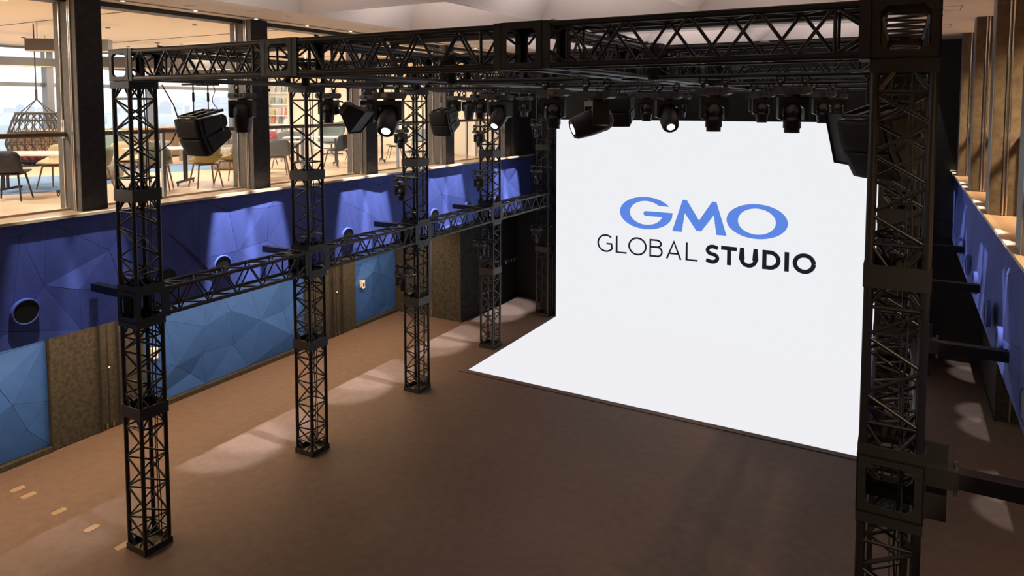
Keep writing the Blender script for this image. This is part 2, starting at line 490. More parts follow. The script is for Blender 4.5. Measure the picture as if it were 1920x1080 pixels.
# soffits
sl = struct(box('ceiling_soffit_left', (-1.3, -8.3, CEIL), (0.22, 13.7, CEIL + 0.25), 'soffit'))
box('track_header', (-1.62, -8.3, CEIL - 0.07), (-1.32, 12.4, CEIL + 0.02), 'dark_track', sl)
sr = struct(box('ceiling_soffit_right', (8.92, -8.3, CEIL), (14.4, 13.7, CEIL + 0.25), 'soffit'))
for y in (4.6, 7.4, 10.2):
    for a, b in (((9.1, y, 0), (9.75, y + .012, 0)), ((9.1, y + .6, 0), (9.75, y + .612, 0)), ((9.1, y, 0), (9.112, y + .6, 0)), ((9.738, y, 0), (9.75, y + .6, 0))):
        box('hatch_joint', (a[0], a[1], CEIL - 0.002), (b[0], b[1], CEIL + 0.001), 'strip_metal', sr)
# soffit slot with small cans
box('light_slot', (-1.02, -8.2, CEIL - 0.004), (-0.93, 12.3, CEIL + 0.001), 'strip_metal', sl)
for i in range(14):
    y = -4.0 + i * 1.2
    MB().lathe([(0.03, -0.014), (0.03, -0.004)], 10).build('slot_lamp', 'lamp_glow', sl, loc=(-0.975, y, CEIL))
for k in range(6):
    for d in (-0.50, 0.25, 1.6):
        y = 3 * k + d
        if y < 13.4:
            xx = -0.25 if d < 1 else -0.56
            MB().torus((0, 0, 0), 0.075, 0.012, 'z', 18, 6).build('downlight_ring', 'white_paint', sl, loc=(xx, y, CEIL))
# coffered ceiling: each coffer four sloping panels and a flat top
ce = struct(MB().box((0.22, -8.3, CEIL + 1.0), (8.92, 13.7, CEIL + 1.2)).build('ceiling', 'ceiling'))
xs = [0.22 + 2.9 * i for i in range(4)]
ys = [-8.55 + 2.93 * j for j in range(8)]
RISE, INS, RB = 0.75, 0.85, 0.045
for x in xs[1:-1]:
    box('ceiling_rib', (x - RB, -8.3, CEIL), (x + RB, 13.7, CEIL + 0.06), 'ceiling', ce)
for y in ys[1:]:
    box('ceiling_rib', (0.22, y - RB, CEIL + 0.002), (8.92, y + RB, CEIL + 0.06), 'ceiling', ce)
for i in range(3):
    for j in range(7):
        x0, x1 = xs[i] + (RB if i else 0), xs[i + 1] - (RB if i < 2 else 0)
        y0, y1 = ys[j] + RB, ys[j + 1] - RB
        z0, z1 = CEIL + 0.01, CEIL + RISE
        a = [(x0, y0, z0), (x1, y0, z0), (x1, y1, z0), (x0, y1, z0)]
        b = [(x0 + INS, y0 + INS, z1), (x1 - INS, y0 + INS, z1), (x1 - INS, y1 - INS, z1), (x0 + INS, y1 - INS, z1)]
        for k in range(4):
            l = (k + 1) % 4
            t = Vector((0, 0, 0.03))
            vs = [Vector(a[k]), Vector(a[l]), Vector(b[l]), Vector(b[k])]
            MB().add(vs + [v + t for v in vs], [(0, 1, 2, 3), (7, 6, 5, 4), (0, 4, 5, 1), (1, 5, 6, 2), (2, 6, 7, 3), (3, 7, 4, 0)]).build('coffer_panel', 'ceiling', ce)
        MB().box((b[0][0], b[0][1], z1), (b[2][0], b[2][1], z1 + 0.03)).build('coffer_panel', 'ceiling', ce)

# window wall of the lounge
wn = 0
for i in range(7):
    y0 = -7.04 + i * 2.92
    y1 = y0 + 2.92
    wn += 1
    w = struct(MB().box((-10.96, y0, FL2), (-10.70, y0 + 0.17, CEIL)).box((-10.96, y0 + 0.10, 6.50), (-10.82, y1, 6.60)).box((-10.96, y0 + 0.10, FL2), (-10.82, y1, FL2 + 0.10)).box((-10.96, y0 + .10, CEIL - .05), (-10.82, y1, CEIL)).build('window_%d' % wn, 'frame_grey'))
    box('pane', (-10.91, y0 + 0.10, FL2 + 0.10), (-10.90, y1, 6.50), 'window_glass', w)
    box('pane', (-10.91, y0 + 0.10, 6.60), (-10.90, y1, CEIL - .05), 'window_glass', w)
struct(box('trim_3', (-10.78, -8.2, 7.02), (-10.62, 12.2, 7.18), 'beam_brown'))
struct(box('wall_window_end', (-11.2, -8.3, FL2), (-10.78, -7.04, CEIL), 'cream_wall'))

# pillars carrying the galleries
def pillar(name, xf, y, s, w, label, dep=0.36):
    r = empty(name, (0, 0, 0))
    struct(r)
    xb = xf - s * w
    box('pillar_body', (xf - s * 0.012, y, FL2), (xb, y + dep, CEIL), 'felt_grey' if s > 0 else 'felt_brown', r)
    box('pillar_side', (xf, y + 0.004, FL2), (xf - s * 0.012, y + dep, CEIL), 'felt_dark' if s > 0 else 'frame_grey', r)
    for dx in ((0.13, 0.17, 0.40) if w < 0.9 and w > 0.3 else ((0.10, 0.14) if s > 0 else (0.16, 0.20))):
        MB().tube((xf - s * dx, y - 0.008, FL2 + 0.01), (xf - s * dx, y - 0.008, CEIL - 0.01), 0.013, 8).build('edge_rail', 'chrome', r)
    return r
for k in range(-2, 5):
    pillar('pillar_left_%d' % (k + 3), -1.10, 3 * k + 0.19 if k < 4 else 12.19, 1, 0.56 if k < 4 else 0.22, '')
for k in range(-1, 5):
    pillar('pillar_right_%d' % (k + 2), 10.06, 3 * k + 0.15, -1, 1.0, '')

# glass balustrades between the pillars (left), one per bay
for k in range(-2, 4):
    y0, y1 = 3 * k + 0.56, 3 * k + 3.18
    n = ORD[k + 2]
    b = empty('glass_balustrade', (-1.45, (y0 + y1) / 2, FL2))
    tag(b, 'glass balustrade with dark wooden handrail, %s bay of the lounge edge counted from the camera' % n, 'balustrade', 'lounge balustrades')
    h = (y1 - y0) / 2
    MB().tube((0, -h, 1.09), (0, h, 1.09), 0.038, 10).build('handrail', 'rail_wood', b)
    box('glass_pane', (-0.006, -h + 0.01, 0.02), (0.006, -0.22, 1.05), 'rail_glass', b)
    box('glass_pane', (-0.006, -0.16, 0.02), (0.006, h - 0.01, 1.05), 'rail_glass', b)
    box('post', (-0.025, -0.215, 0.0), (0.025, -0.165, 1.06), 'steel', b)
    box('base_shoe', (-0.03, -h, 0.0), (0.03, h, 0.03), 'nosing', b)
for k in range(0, 4):
    y0, y1 = 3 * k + 0.52, 3 * k + 3.14
    b = empty('gallery_handrail', (10.42, y0, FL2))
    tag(b, 'pale metal handrail on the right gallery, %s gap between pillars from the camera' % ORD[k], 'handrail', 'right gallery handrails')
    MB().tube((0, 0, 1.07), (0, y1 - y0, 1.07), 0.045, 10).build('rail', 'white_paint', b)
    for yy in (0.06, y1 - y0 - 0.06):
        MB().tube((0, yy, 0), (0, yy, 1.05), 0.018, 8).build('post', 'steel', b)
    box('glass_pane', (-0.005, 0.1, 0.05), (0.005, y1 - y0 - 0.1, 1.0), 'rail_glass', b)

# portholes in the gallery fronts
nL = nR = 0
def porthole(x, s, y, side, n):
    p = empty('porthole', (x, y, 3.31))
    tag(p, 'round blue-rimmed porthole in the blue %s gallery front, %s from the camera' % (side, ORD[n]), 'porthole', 'portholes of the %s gallery' % side)
    MB().lathe([(0.148, -0.04), (0.148, 0.006), (0.160, 0.014), (0.174, 0.008), (0.176, -0.04)], 30, 'x', close=False).build('rim', 'blue_upper', p, rot=(0, 0, 0 if s > 0 else PI))
    MB().lathe([(0.150, -0.004), (0.150, 0.001)], 30, 'x').build('hole_dark_disc', 'bolt', p, rot=(0, 0, 0 if s > 0 else PI))  # flat disc, the dark of the recessed hole put into its colour
for y in (-0.68, 1.32, 2.33, 4.35, 5.36, 7.35, 8.4, 9.92, 11.4):
    porthole(XL, 1, y, 'left', nL); nL += 1
for y in (2.24, 4.17, 5.42, 7.2, 8.55, 10.35):
    porthole(XR, -1, y, 'right', nR); nR += 1

# wall plates
for i, (x, y, z, lab) in enumerate(((-3.645, 8.88, 1.15, 'white switch plate on the narrow blue panel beside the felt doors'), (-3.645, 2.85, 1.15, 'white switch plate on the wide blue panel behind the nearest column'))):
    s = empty('switch_plate', (x, y, z))
    tag(s, lab, 'switch')
    box('plate', (0, -0.05, -0.11), (0.012, 0.05, 0.11), 'switch', s)
    box('back_box', (-0.24, -0.04, -0.09), (0, 0.04, 0.09), 'switch', s)
    box('rocker', (0.012, -0.03, -0.06), (0.018, 0.03, 0.04), 'plastic2', s)
for i in range(5):
    s = empty('socket_plate', (-1.497, 12.92 + i * 0.17, 1.19 - i * 0.002))
    tag(s, 'small wall plate on the far felt wall, %s in its row' % ORD[i], 'socket', 'row of wall plates')
    box('plate', (0, -0.035, -0.06), (0.012, 0.035, 0.06), 'switch' if i in (0,) else 'plastic2', s)
    box('insert', (0.012, -0.02, -0.02), (0.016, 0.02, 0.03), 'switch', s)
cp = empty('control_panel', (-1.50, 0.19, FL2 + 1.17))
tag(cp, 'slim white control panel on the near lounge pillar', 'control panel')
box('panel_face', (-0.035, -0.014, -0.13), (0.035, 0.0, 0.13), 'switch', cp)
box('display', (-0.02, -0.017, 0.02), (0.02, -0.014, 0.08), 'plastic2', cp)
box('button', (-0.012, -0.018, -0.08), (0.012, -0.014, -0.05), 'plastic2', cp)
# floor covers
for i, (x, y) in enumerate(((-2.91, 0.03), (-2.57, 0.02), (-1.71, 0.02), (-0.87, 0.02), (-0.10, 0.0))):
    poly = []
    for cx, cy, a0 in ((0.085, 0.02, 0), (-0.085, 0.02, 90), (-0.085, -0.02, 180), (0.085, -0.02, 270)):
        for t in range(5):
            a = R(a0 + t * 22.5)
            poly.append((cx + 0.03 * math.cos(a), cy + 0.03 * math.sin(a)))
    o = MB().prism(poly, 0.0, 0.004).build('floor_cover', 'floor_cover', None, loc=(x, y, 0.0), rot=(0, 0, PI / 2))
    o.scale = (0.85, 1.2, 1)
    tag(o, 'pale rounded cover plate set in the brown floor, %s from the blue wall' % ORD[i], 'floor cover', 'covers in the floor')

# ================================================================== LED STAGE
LX0, LX1, LY0, LY1, LZ = 0.585, 8.62, 7.60, 12.15, 5.615
lw = empty('led_wall', ((LX0 + LX1) / 2, LY1, 0))
tag(lw, 'large glowing white video wall with the studio logo at the back of the stage', 'screen')
hw = (LX1 - LX0) / 2
box('screen_surface', (-hw, 0, 0.01), (hw, 0.02, LZ), 'screen_white', lw)
box('cabinet_back', (-hw, 0.021, 0.0), (hw, 0.16, LZ + 0.005), 'plastic', lw)
for i in range(9):
    x = -hw + 0.05 + i * (2 * hw - 0.1) / 8
    box('support_post', (x - 0.03, 0.165, 0.0), (x + 0.03, 0.30, LZ - 0.1), 'truss', lw)
lf = empty('led_floor', ((LX0 + LX1) / 2, (LY0 + LY1) / 2, 0))
tag(lf, 'glowing white video floor in front of the video wall', 'screen')
hd = (LY1 - LY0) / 2
box('screen_surface', (-hw, -hd, 0.004), (hw, hd - 0.001, 0.016), 'screen_floor_white', lf)
for nm, a, b in (('edge_strip', (-hw - 0.14, -hd - 0.14, 0.0), (hw + 0.14, -hd, 0.012)), ('edge_strip', (-hw - 0.14, -hd + .001, 0.0), (-hw, hd, 0.012)), ('edge_strip', (hw, -hd + .001, 0.0), (hw + 0.14, hd, 0.012))):
    box(nm, a, b, 'floor', lf)
for nm, a, b in (('edge_groove', (-hw - 0.155, -hd - 0.155, 0.0), (hw + 0.155, -hd - 0.141, 0.003)), ('edge_groove', (-hw - 0.155, -hd - .14, 0.0), (-hw - 0.141, hd, 0.003))):
    box(nm, a, b, 'bolt', lf)

# logo lettering lies on the screen: flat shapes in the plane y = LY1
def arc(cx, cz, rx, rz, a0, a1, n=40):
    return [(cx + rx * math.cos(R(a0 + (a1 - a0) * i / n)), cz + rz * math.sin(R(a0 + (a1 - a0) * i / n))) for i in range(n + 1)]
def ribbon(m, pts, w, h=0.004):
    # flat stroke of width w along pts
    L, Rr = [], []
    for i, p in enumerate(pts):
        a = Vector(pts[max(i - 1, 0)]); b = Vector(pts[min(i + 1, len(pts) - 1)])
        d = (b - a).normalized(); nrm = Vector((-d.y, d.x)) * w / 2
        if 0 < i < len(pts) - 1:
            d1 = (Vector(p) - Vector(pts[i - 1])).normalized(); d2 = (Vector(pts[i + 1]) - Vector(p)).normalized()
            c = max(0.5, math.sqrt(max(0.05, (1 + d1.dot(d2)) / 2)))
            nrm = nrm / c
        L.append(Vector(p) + nrm); Rr.append(Vector(p) - nrm)
    strip(m, L, Rr, h)
def strip(m, L, Rr, h=0.004):
    n = len(L)
    vs = [(q[0], -h, q[1]) for q in L] + [(q[0], -h, q[1]) for q in Rr] + [(q[0], 0, q[1]) for q in L] + [(q[0], 0, q[1]) for q in Rr]
    fs = []
    for i in range(n - 1):
        fs += [(i, i + 1, n + i + 1, n + i), (2 * n + i, 3 * n + i, 3 * n + i + 1, 2 * n + i + 1), (i, 2 * n + i, 2 * n + i + 1, i + 1), (n + i, n + i + 1, 3 * n + i + 1, 3 * n + i)]
    fs += [(0, n, 3 * n, 2 * n), (n - 1, 3 * n - 1, 4 * n - 1, 2 * n - 1)]
    m.add(vs, fs)
def letter(name, m, mname):
    return m.build(name, mname, lw, loc=(-(LX0 + LX1) / 2, -0.0005, 0))
# GMO (wide rounded capitals)
def ellring(m, cx, cz, rx, rz, ix, iz, a0=0, a1=360, n=72, shift=0.0):
    o = arc(cx, cz, rx, rz, a0, a1, n); q = arc(cx + shift, cz, ix, iz, a0, a1, n)
    strip(m, o, q)
GX, GZ = 3.193, 3.18
m = MB()
outer = arc(GX, GZ, 0.714, 0.427, 29, 350, 64)
inner = arc(GX + 0.01, GZ + 0.005, 0.447, 0.3145, 42, 346, 64)
strip(m, outer, inner)
letter('logo_letter', m, 'logo_blue')
m = MB()
bar = arc(3.195, 3.169, 0.062, 0.063, 90, 270, 14)
strip(m, [(3.195, 3.232), (3.912, 3.232)], [(3.195, 3.106), (3.895, 3.106)])
strip(m, bar, [(3.196, 3.169)] * len(bar))
letter('logo_letter_bar', m, 'logo_blue')
m = MB()
def quad(m, a, b, c, d):
    strip(m, [a, b], [d, c])
def mirM(p):
    return (2 * 4.592 - p[0], p[1])
ML = [[(3.906, 2.768), (4.168, 3.598), (4.272, 3.598), (4.157, 2.768)],
      [(4.225, 3.26), (4.272, 3.598), (4.592, 3.096), (4.531, 2.825)],
      [(4.531, 2.825), (4.50, 2.95), (4.592, 3.096), (4.592, 2.825)]]
for q in ML:
    quad(m, *q)
    quad(m, *[mirM(p) for p in (q[3], q[2], q[1], q[0])])
letter('logo_letter', m, 'logo_blue')
m = MB()
strip(m, arc(5.985, 3.183, 0.715, 0.427, 0, 360, 80), arc(5.987, 3.182, 0.442, 0.319, 0, 360, 80))
letter('logo_letter', m, 'logo_blue')
# GLOBAL (thin) STUDIO (bold)
def L(name, strokes, mname, w):
    m = MB()
    for s in strokes:
        ribbon(m, s, w)
    letter(name, m, mname)
t = 0.047
ZB, ZT = 2.036, 2.508
h2 = t / 2
TM = (ZB + ZT) / 2
RHt = (ZT - ZB) / 2 - h2 + 0.008
L('logo_letter', [arc(2.085, TM, 0.226, RHt, 48, 322, 40) + [(2.246, TM - 0.02)], [(2.10, TM - 0.01), (2.268, TM - 0.01)]], 'logo_black', t)
L('logo_letter', [[(2.394, ZT), (2.394, ZB + h2), (2.678, ZB + h2)]], 'logo_black', t)
L('logo_letter', [arc(2.976, TM, 0.232, RHt, 0, 360, 48)], 'logo_black', t)
x = 3.329
L('logo_letter', [[(x, ZB), (x, ZT)], [(x, ZT - h2), (x + 0.16, ZT - h2)] + arc(x + 0.17, TM + 0.122, 0.118, 0.090, 85, -85, 16) + [(x, TM + 0.03)], [(x, TM + 0.03), (x + 0.17, TM + 0.03)] + arc(x + 0.19, TM - 0.09, 0.122, 0.121, 85, -85, 16) + [(x, ZB + h2)]], 'logo_black', t)
L('logo_letter', [[(3.773, ZB), (3.956, ZT - 0.02), (4.139, ZB)], [(3.835, ZB + 0.145), (4.08, ZB + 0.145)]], 'logo_black', t)
L('logo_letter', [[(4.29, ZT), (4.29, ZB + h2), (4.575, ZB + h2)]], 'logo_black', t)
t = 0.10
h2 = t / 2
B0, B1 = ZB + h2 - 0.008, ZT - h2 + 0.008
BM = (B0 + B1) / 2
hh = (B1 - B0) / 4
L('logo_letter', [[(5.075, B1 - 0.035)] + arc(4.945, BM + hh, 0.125, hh, 62, 262, 22) + arc(4.935, BM - hh, 0.130, hh, 82, -110, 22) + [(4.785, B0 + 0.035)]], 'logo_black', t * 0.95)
L('logo_letter', [[(5.151, ZT - h2), (5.535, ZT - h2)], [(5.35, ZT - 0.02), (5.35, ZB)]], 'logo_black', t)
L('logo_letter', [[(5.657, ZT), (5.657, BM - 0.05)] + arc(5.8165, BM - 0.05, 0.1595, BM - 0.05 - B0, 180, 360, 24) + [(5.976, BM - 0.05), (5.976, ZT)]], 'logo_black', t)
L('logo_letter', [[(6.186, ZB), (6.186, ZT)], [(6.186, ZT - h2), (6.28, ZT - h2)] + arc(6.30, BM, 0.206, (B1 - B0) / 2 - .006, 85, -85, 28) + [(6.28, ZB + h2), (6.186, ZB + h2)]], 'logo_black', t)
L('logo_letter', [[(6.693, ZB), (6.693, ZT)]], 'logo_black', 0.104)
L('logo_letter', [arc(7.082, BM, 0.206, (B1 - B0) / 2, 0, 360, 56)], 'logo_black', t)

# ================================================================== TRUSSES
S2 = 0.2            # half outer width
CR, BRR = 0.028, 0.0135
CC = S2 - CR        # chord centre
_mesh_cache = {}
def cached(key, fn, mname):
    if key not in _mesh_cache:
        me = fn().mesh(key[0])
        me.materials.append(MATS[mname])
        _mesh_cache[key] = me
    return _mesh_cache[key]

def brace_list(Ln, pitch, ph=0):
    """braces of one flat face: list of ((a, s), (a, s)) with a along the truss and s = -1..1 across"""
    out = []
    e = 0.21
    for a0, d in ((0.06, 1), (Ln - 0.06, -1)):
        out.append(((a0, -0.35), (a0 + d * (e - 0.06), -1)))
        out.append(((a0, 0.35), (a0 + d * (e - 0.06), 1)))
        out.append(((a0 + d * (e - 0.05), -1), (a0 + d * (e - 0.05), 1)))
    z0, z1 = e + 0.01, Ln - e - 0.01
    n = max(1, round((z1 - z0) / (pitch / 2)))
    st = (z1 - z0) / n
    for i in range(n):
        s = 1 if (i + ph) % 2 == 0 else -1
        out.append(((z0 + i * st + 0.012, s), (z0 + (i + 1) * st - 0.012, -s)))
    return out

def brace_obj(p, q, parent, r=BRR):
    p, q = Vector(p), Vector(q)
    ln = round((q - p).length, 3)
    me = cached(('brace', ln, r), lambda: MB().tube((0, 0, 0), (0, 0, ln), r, 6), 'truss')
    o = bpy.data.objects.new('brace', me)
    COL.objects.link(o)
    o.parent = parent
    o.location = p
    o.rotation_euler = (q - p).to_track_quat('Z', 'Y').to_euler()
    return o

def segment(parent, o, Ln, axis, pitch, fine, lo=0.07, hi=0.07, collars=True):
    """one truss length from point o along axis, added as parts of parent (parent at identity)"""
    ox, oy, oz = o
    def M(a, u, v):
        if axis == 'z': return (ox + u, oy + v, oz + a)
        if axis == 'x': return (ox + a, oy + u, oz + v)
        return (ox + u, oy + a, oz + v)
    for u in (-CC, CC):
        for v in (-CC, CC):
            MB().tube(M(0.0, u, v), M(Ln, u, v), CR, 10).build('chord', 'truss', parent)
    lat = None if fine else MB()
    for fi, (kind, c) in enumerate((('u', -CC), ('u', CC), ('v', -CC), ('v', CC))):
        for (a0, s0), (a1, s1) in brace_list(Ln, pitch, fi % 2):
            w = CC - 0.012
            if kind == 'u':
                p, q = M(a0, c, s0 * w), M(a1, c, s1 * w)
            else:
                p, q = M(a0, s0 * w, c), M(a1, s1 * w, c)
            if fine:
                brace_obj(p, q, parent)
            else:
                lat.tube(p, q, BRR, 5, cap=False)
    if not fine:
        lo_ = lat.build('lattice', 'truss', parent)
        lo_['kind'] = 'stuff'
    if collars:
        for a, h in ((0.0, lo), (Ln - hi, hi)):
            m = MB()
            w = S2 + 0.004
            t = 0.012
            for u0, u1, v0, v1 in ((-w, w, -w, -w + t), (-w, w, w - t, w), (-w, -w + t, -w + t, w - t), (w - t, w, -w + t, w - t)):
                p, q = M(a, u0, v0), M(a + h, u1, v1)
                m.box(p, q)
            m.build('collar', 'plate', parent)

def oct_plate(parent, axis, c, h=0.206, hole=0.148, ch=0.038, t=0.012, sgn=1):
    """square plate with a chamfered window, centred at c, normal along axis"""
    key = ('side_plate', axis)
    def mkm():
        m = MB()
        out = [(-h, -h), (h, -h), (h, h), (-h, h)]
        ins = [(-hole + ch, -hole), (hole - ch, -hole), (hole, -hole + ch), (hole, hole - ch), (hole - ch, hole), (-hole + ch, hole), (-hole, hole - ch), (-hole, -hole + ch)]
        def mp(p, d):
            return {'x': (d, p[0], p[1]), 'y': (p[0], d, p[1]), 'z': (p[0], p[1], d)}[axis]
        vs = [mp(p, -t / 2) for p in out + ins] + [mp(p, t / 2) for p in out + ins]
        f = []
        quads = [(0, 1, 5, 4), (1, 6, 5), (1, 2, 7, 6), (2, 8, 7), (2, 3, 9, 8), (3, 10, 9), (3, 0, 11, 10), (0, 4, 11)]
        for q in quads:
            f.append(q); f.append(tuple(12 + i for i in reversed(q)))
        for i in range(4):
            f.append((i, (i + 1) % 4, 12 + (i + 1) % 4, 12 + i))
        for i in range(8):
            f.append((4 + (i + 1) % 8, 4 + i, 16 + i, 16 + (i + 1) % 8))
        m.add(vs, f)
        return m
    me = cached(key, mkm, 'plate')
    p = mk('side_plate', me, None, parent, loc=c)
    kb = ('bolts', axis)
    def mkb():
        m = MB()
        for s in (-1, 1):
            for e in (-0.105, -0.065, 0.065, 0.105):
                for q in ((e, s * 0.172), (s * 0.172, e)):
                    d = 0.0085
                    a = {'x': ((-d, q[0], q[1]), (d, q[0], q[1])), 'y': ((q[0], -d, q[1]), (q[0], d, q[1])), 'z': ((q[0], q[1], -d), (q[0], q[1], d))}[axis]
                    m.tube(a[0], a[1], 0.0075, 6)
        return m
    b = mk('bolts', cached(kb, mkb, 'bolt'), None, p)
    b['kind'] = 'stuff'
    return p

def corner_block(parent, c):
    b = empty('corner_block', c, parent=parent)
    for ax, d in (('x', (1, 0, 0)), ('y', (0, 1, 0)), ('z', (0, 0, 1))):
        for s in (-1, 1):
            oct_plate(b, ax, tuple(k * s * 0.2 for k in d))
    return b

TXC = [0.2, 3.105, 6.09, 8.99]
TYC = [0.2 + 3 * k for k in range(5)]
TZ = 6.52
MZ = 3.36
def column(xi, yi, label, fine):
    x, y = TXC[xi], TYC[yi]
    r = empty('truss_column', (0, 0, 0))
    tag(r, label, 'truss column', 'lattice columns of the rig')
    box('base_plate', (x - 0.206, y - 0.206, 0.0), (x + 0.206, y + 0.206, 0.02), 'bolt', r)
    segment(r, (x, y, 0.02), 1.91, 'z', 0.42, fine, 0.07, 0.08)
    segment(r, (x, y, 1.93), 1.22, 'z', 0.42, fine, 0.08, 0.07)
    corner_block(r, (x, y, MZ))
    segment(r, (x, y, 3.57), 1.26, 'z', 0.42, fine, 0.07, 0.08)
    segment(r, (x, y, 4.83), 1.48, 'z', 0.42, fine, 0.08, 0.09)
    corner_block(r, (x, y, TZ))
    # cables running inside
    rg = random.Random(xi * 10 + yi)
    for c in range(2):
        pts = []
        px, py = x + rg.uniform(0.02, 0.12), y + rg.uniform(-0.02, 0.13)
        for i in range(15):
            z = 6.3 - i * 0.44
            pts.append((px + rg.uniform(-.015, .015), py + rg.uniform(-.015, .015), max(z, 0.1)))
        MB().path(pts, 0.008, 5).build('cable', 'cable', r)
    return r
names_l = ['nearest', 'second', 'third', 'fourth', 'fifth']
for yi in range(5):
    column(0, yi, 'black lattice column in the left row, %s from the camera' % names_l[yi] if yi else 'black lattice column at the near left corner of the rig', yi < 4)
column(3, 0, 'large black lattice column close to the camera at right', True)
for yi in range(1, 5):
    column(3, yi, 'black lattice column in the right row, %s from the camera, behind the big near column' % names_l[yi], False)

def beam(xi, yi, axis, z, label, fine, group, pitch=0.5):
    x, y = TXC[xi], TYC[yi]
    r = empty('truss_beam', (0, 0, 0))
    tag(r, label, 'truss beam', group)
    if axis == 'x':
        a, b = TXC[xi] + 0.207, TXC[xi + 1] - 0.207
        segment(r, (a, y, z), b - a, 'x', pitch, fine)
    else:
        a, b = TYC[yi] + 0.207, TYC[yi + 1] - 0.207
        segment(r, (x, a, z), b - a, 'y', pitch, fine)
    return r
bayx = ['left', 'middle', 'right']
rowy = ['front', 'second', 'third', 'fourth', 'back']
linx = ['left side', 'left inner', 'right inner', 'right side']
bayy = ['nearest', 'second', 'third', 'farthest']
for yi in range(5):
    for xi in range(3):
        beam(xi, yi, 'x', TZ, 'black overhead truss beam, %s span of the %s cross row' % (bayx[xi], rowy[yi]), yi == 0, 'cross beams of the overhead grid')
for xi in range(4):
    for yi in range(4):
        beam(xi, yi, 'y', TZ, 'black overhead truss beam running away from the camera, %s span of the %s line' % (bayy[yi], linx[xi]), xi == 0, 'lengthwise beams of the overhead grid')
for yi in range(4):
    beam(0, yi, 'y', MZ, 'black waist-height truss beam along the left columns, %s span' % bayy[yi], True, 'waist beams on the left')
    beam(3, yi, 'y', MZ, 'black waist-height truss beam along the right columns, %s span' % bayy[yi], False, 'waist beams on the right')
for xi in (1, 2):
    for yi in range(5):
        b = corner_block(None, (TXC[xi], TYC[yi], TZ))
        b.name = 'truss_junction_box'
        tag(b, 'black bolted junction box of the overhead grid, %s line, %s cross row' % (linx[xi], rowy[yi]), 'junction box', 'grid junction boxes')
# wall ties: square tubes from the waist boxes to the gallery fronts
for yi in range(5):
    for s, x0, x1, side in ((-1, TXC[0] - 0.207, XL - 0.01, 'left'), (1, TXC[3] + 0.207, XR + 0.01, 'right')):
        y = TYC[yi]
        if side == 'left' and yi == 4:
            continue
        r = empty('wall_tie', (0, 0, 0))
        tag(r, 'black square tube tying the %s truss column to the blue wall on the %s' % (names_l[yi], side), 'tie bar', 'wall ties of the rig')
        box('mount_plate', (x0, y - 0.015, MZ - 0.24), (x0 + s * 0.14, y + 0.015, MZ + 0.31), 'plate', r)
        box('mount_flange', (x0, y - 0.12, MZ - 0.20), (x0 + s * 0.012, y + 0.12, MZ + 0.27), 'plate', r)
        box('sleeve', (x0 + s * 0.015, y - 0.068, MZ + 0.02), (x0 + s * 0.20, y + 0.068, MZ + 0.156), 'plate', r)
        box('tube', (x0 + s * 0.20, y - 0.055, MZ + 0.033), (x1 - s * 0.02, y + 0.055, MZ + 0.143), 'truss', r)
        MB().tube((x0 + s * 0.19, y, MZ - 0.04), (x0 + s * 0.19, y, MZ + 0.20), 0.012, 8).build('lock_pin', 'steel', r)

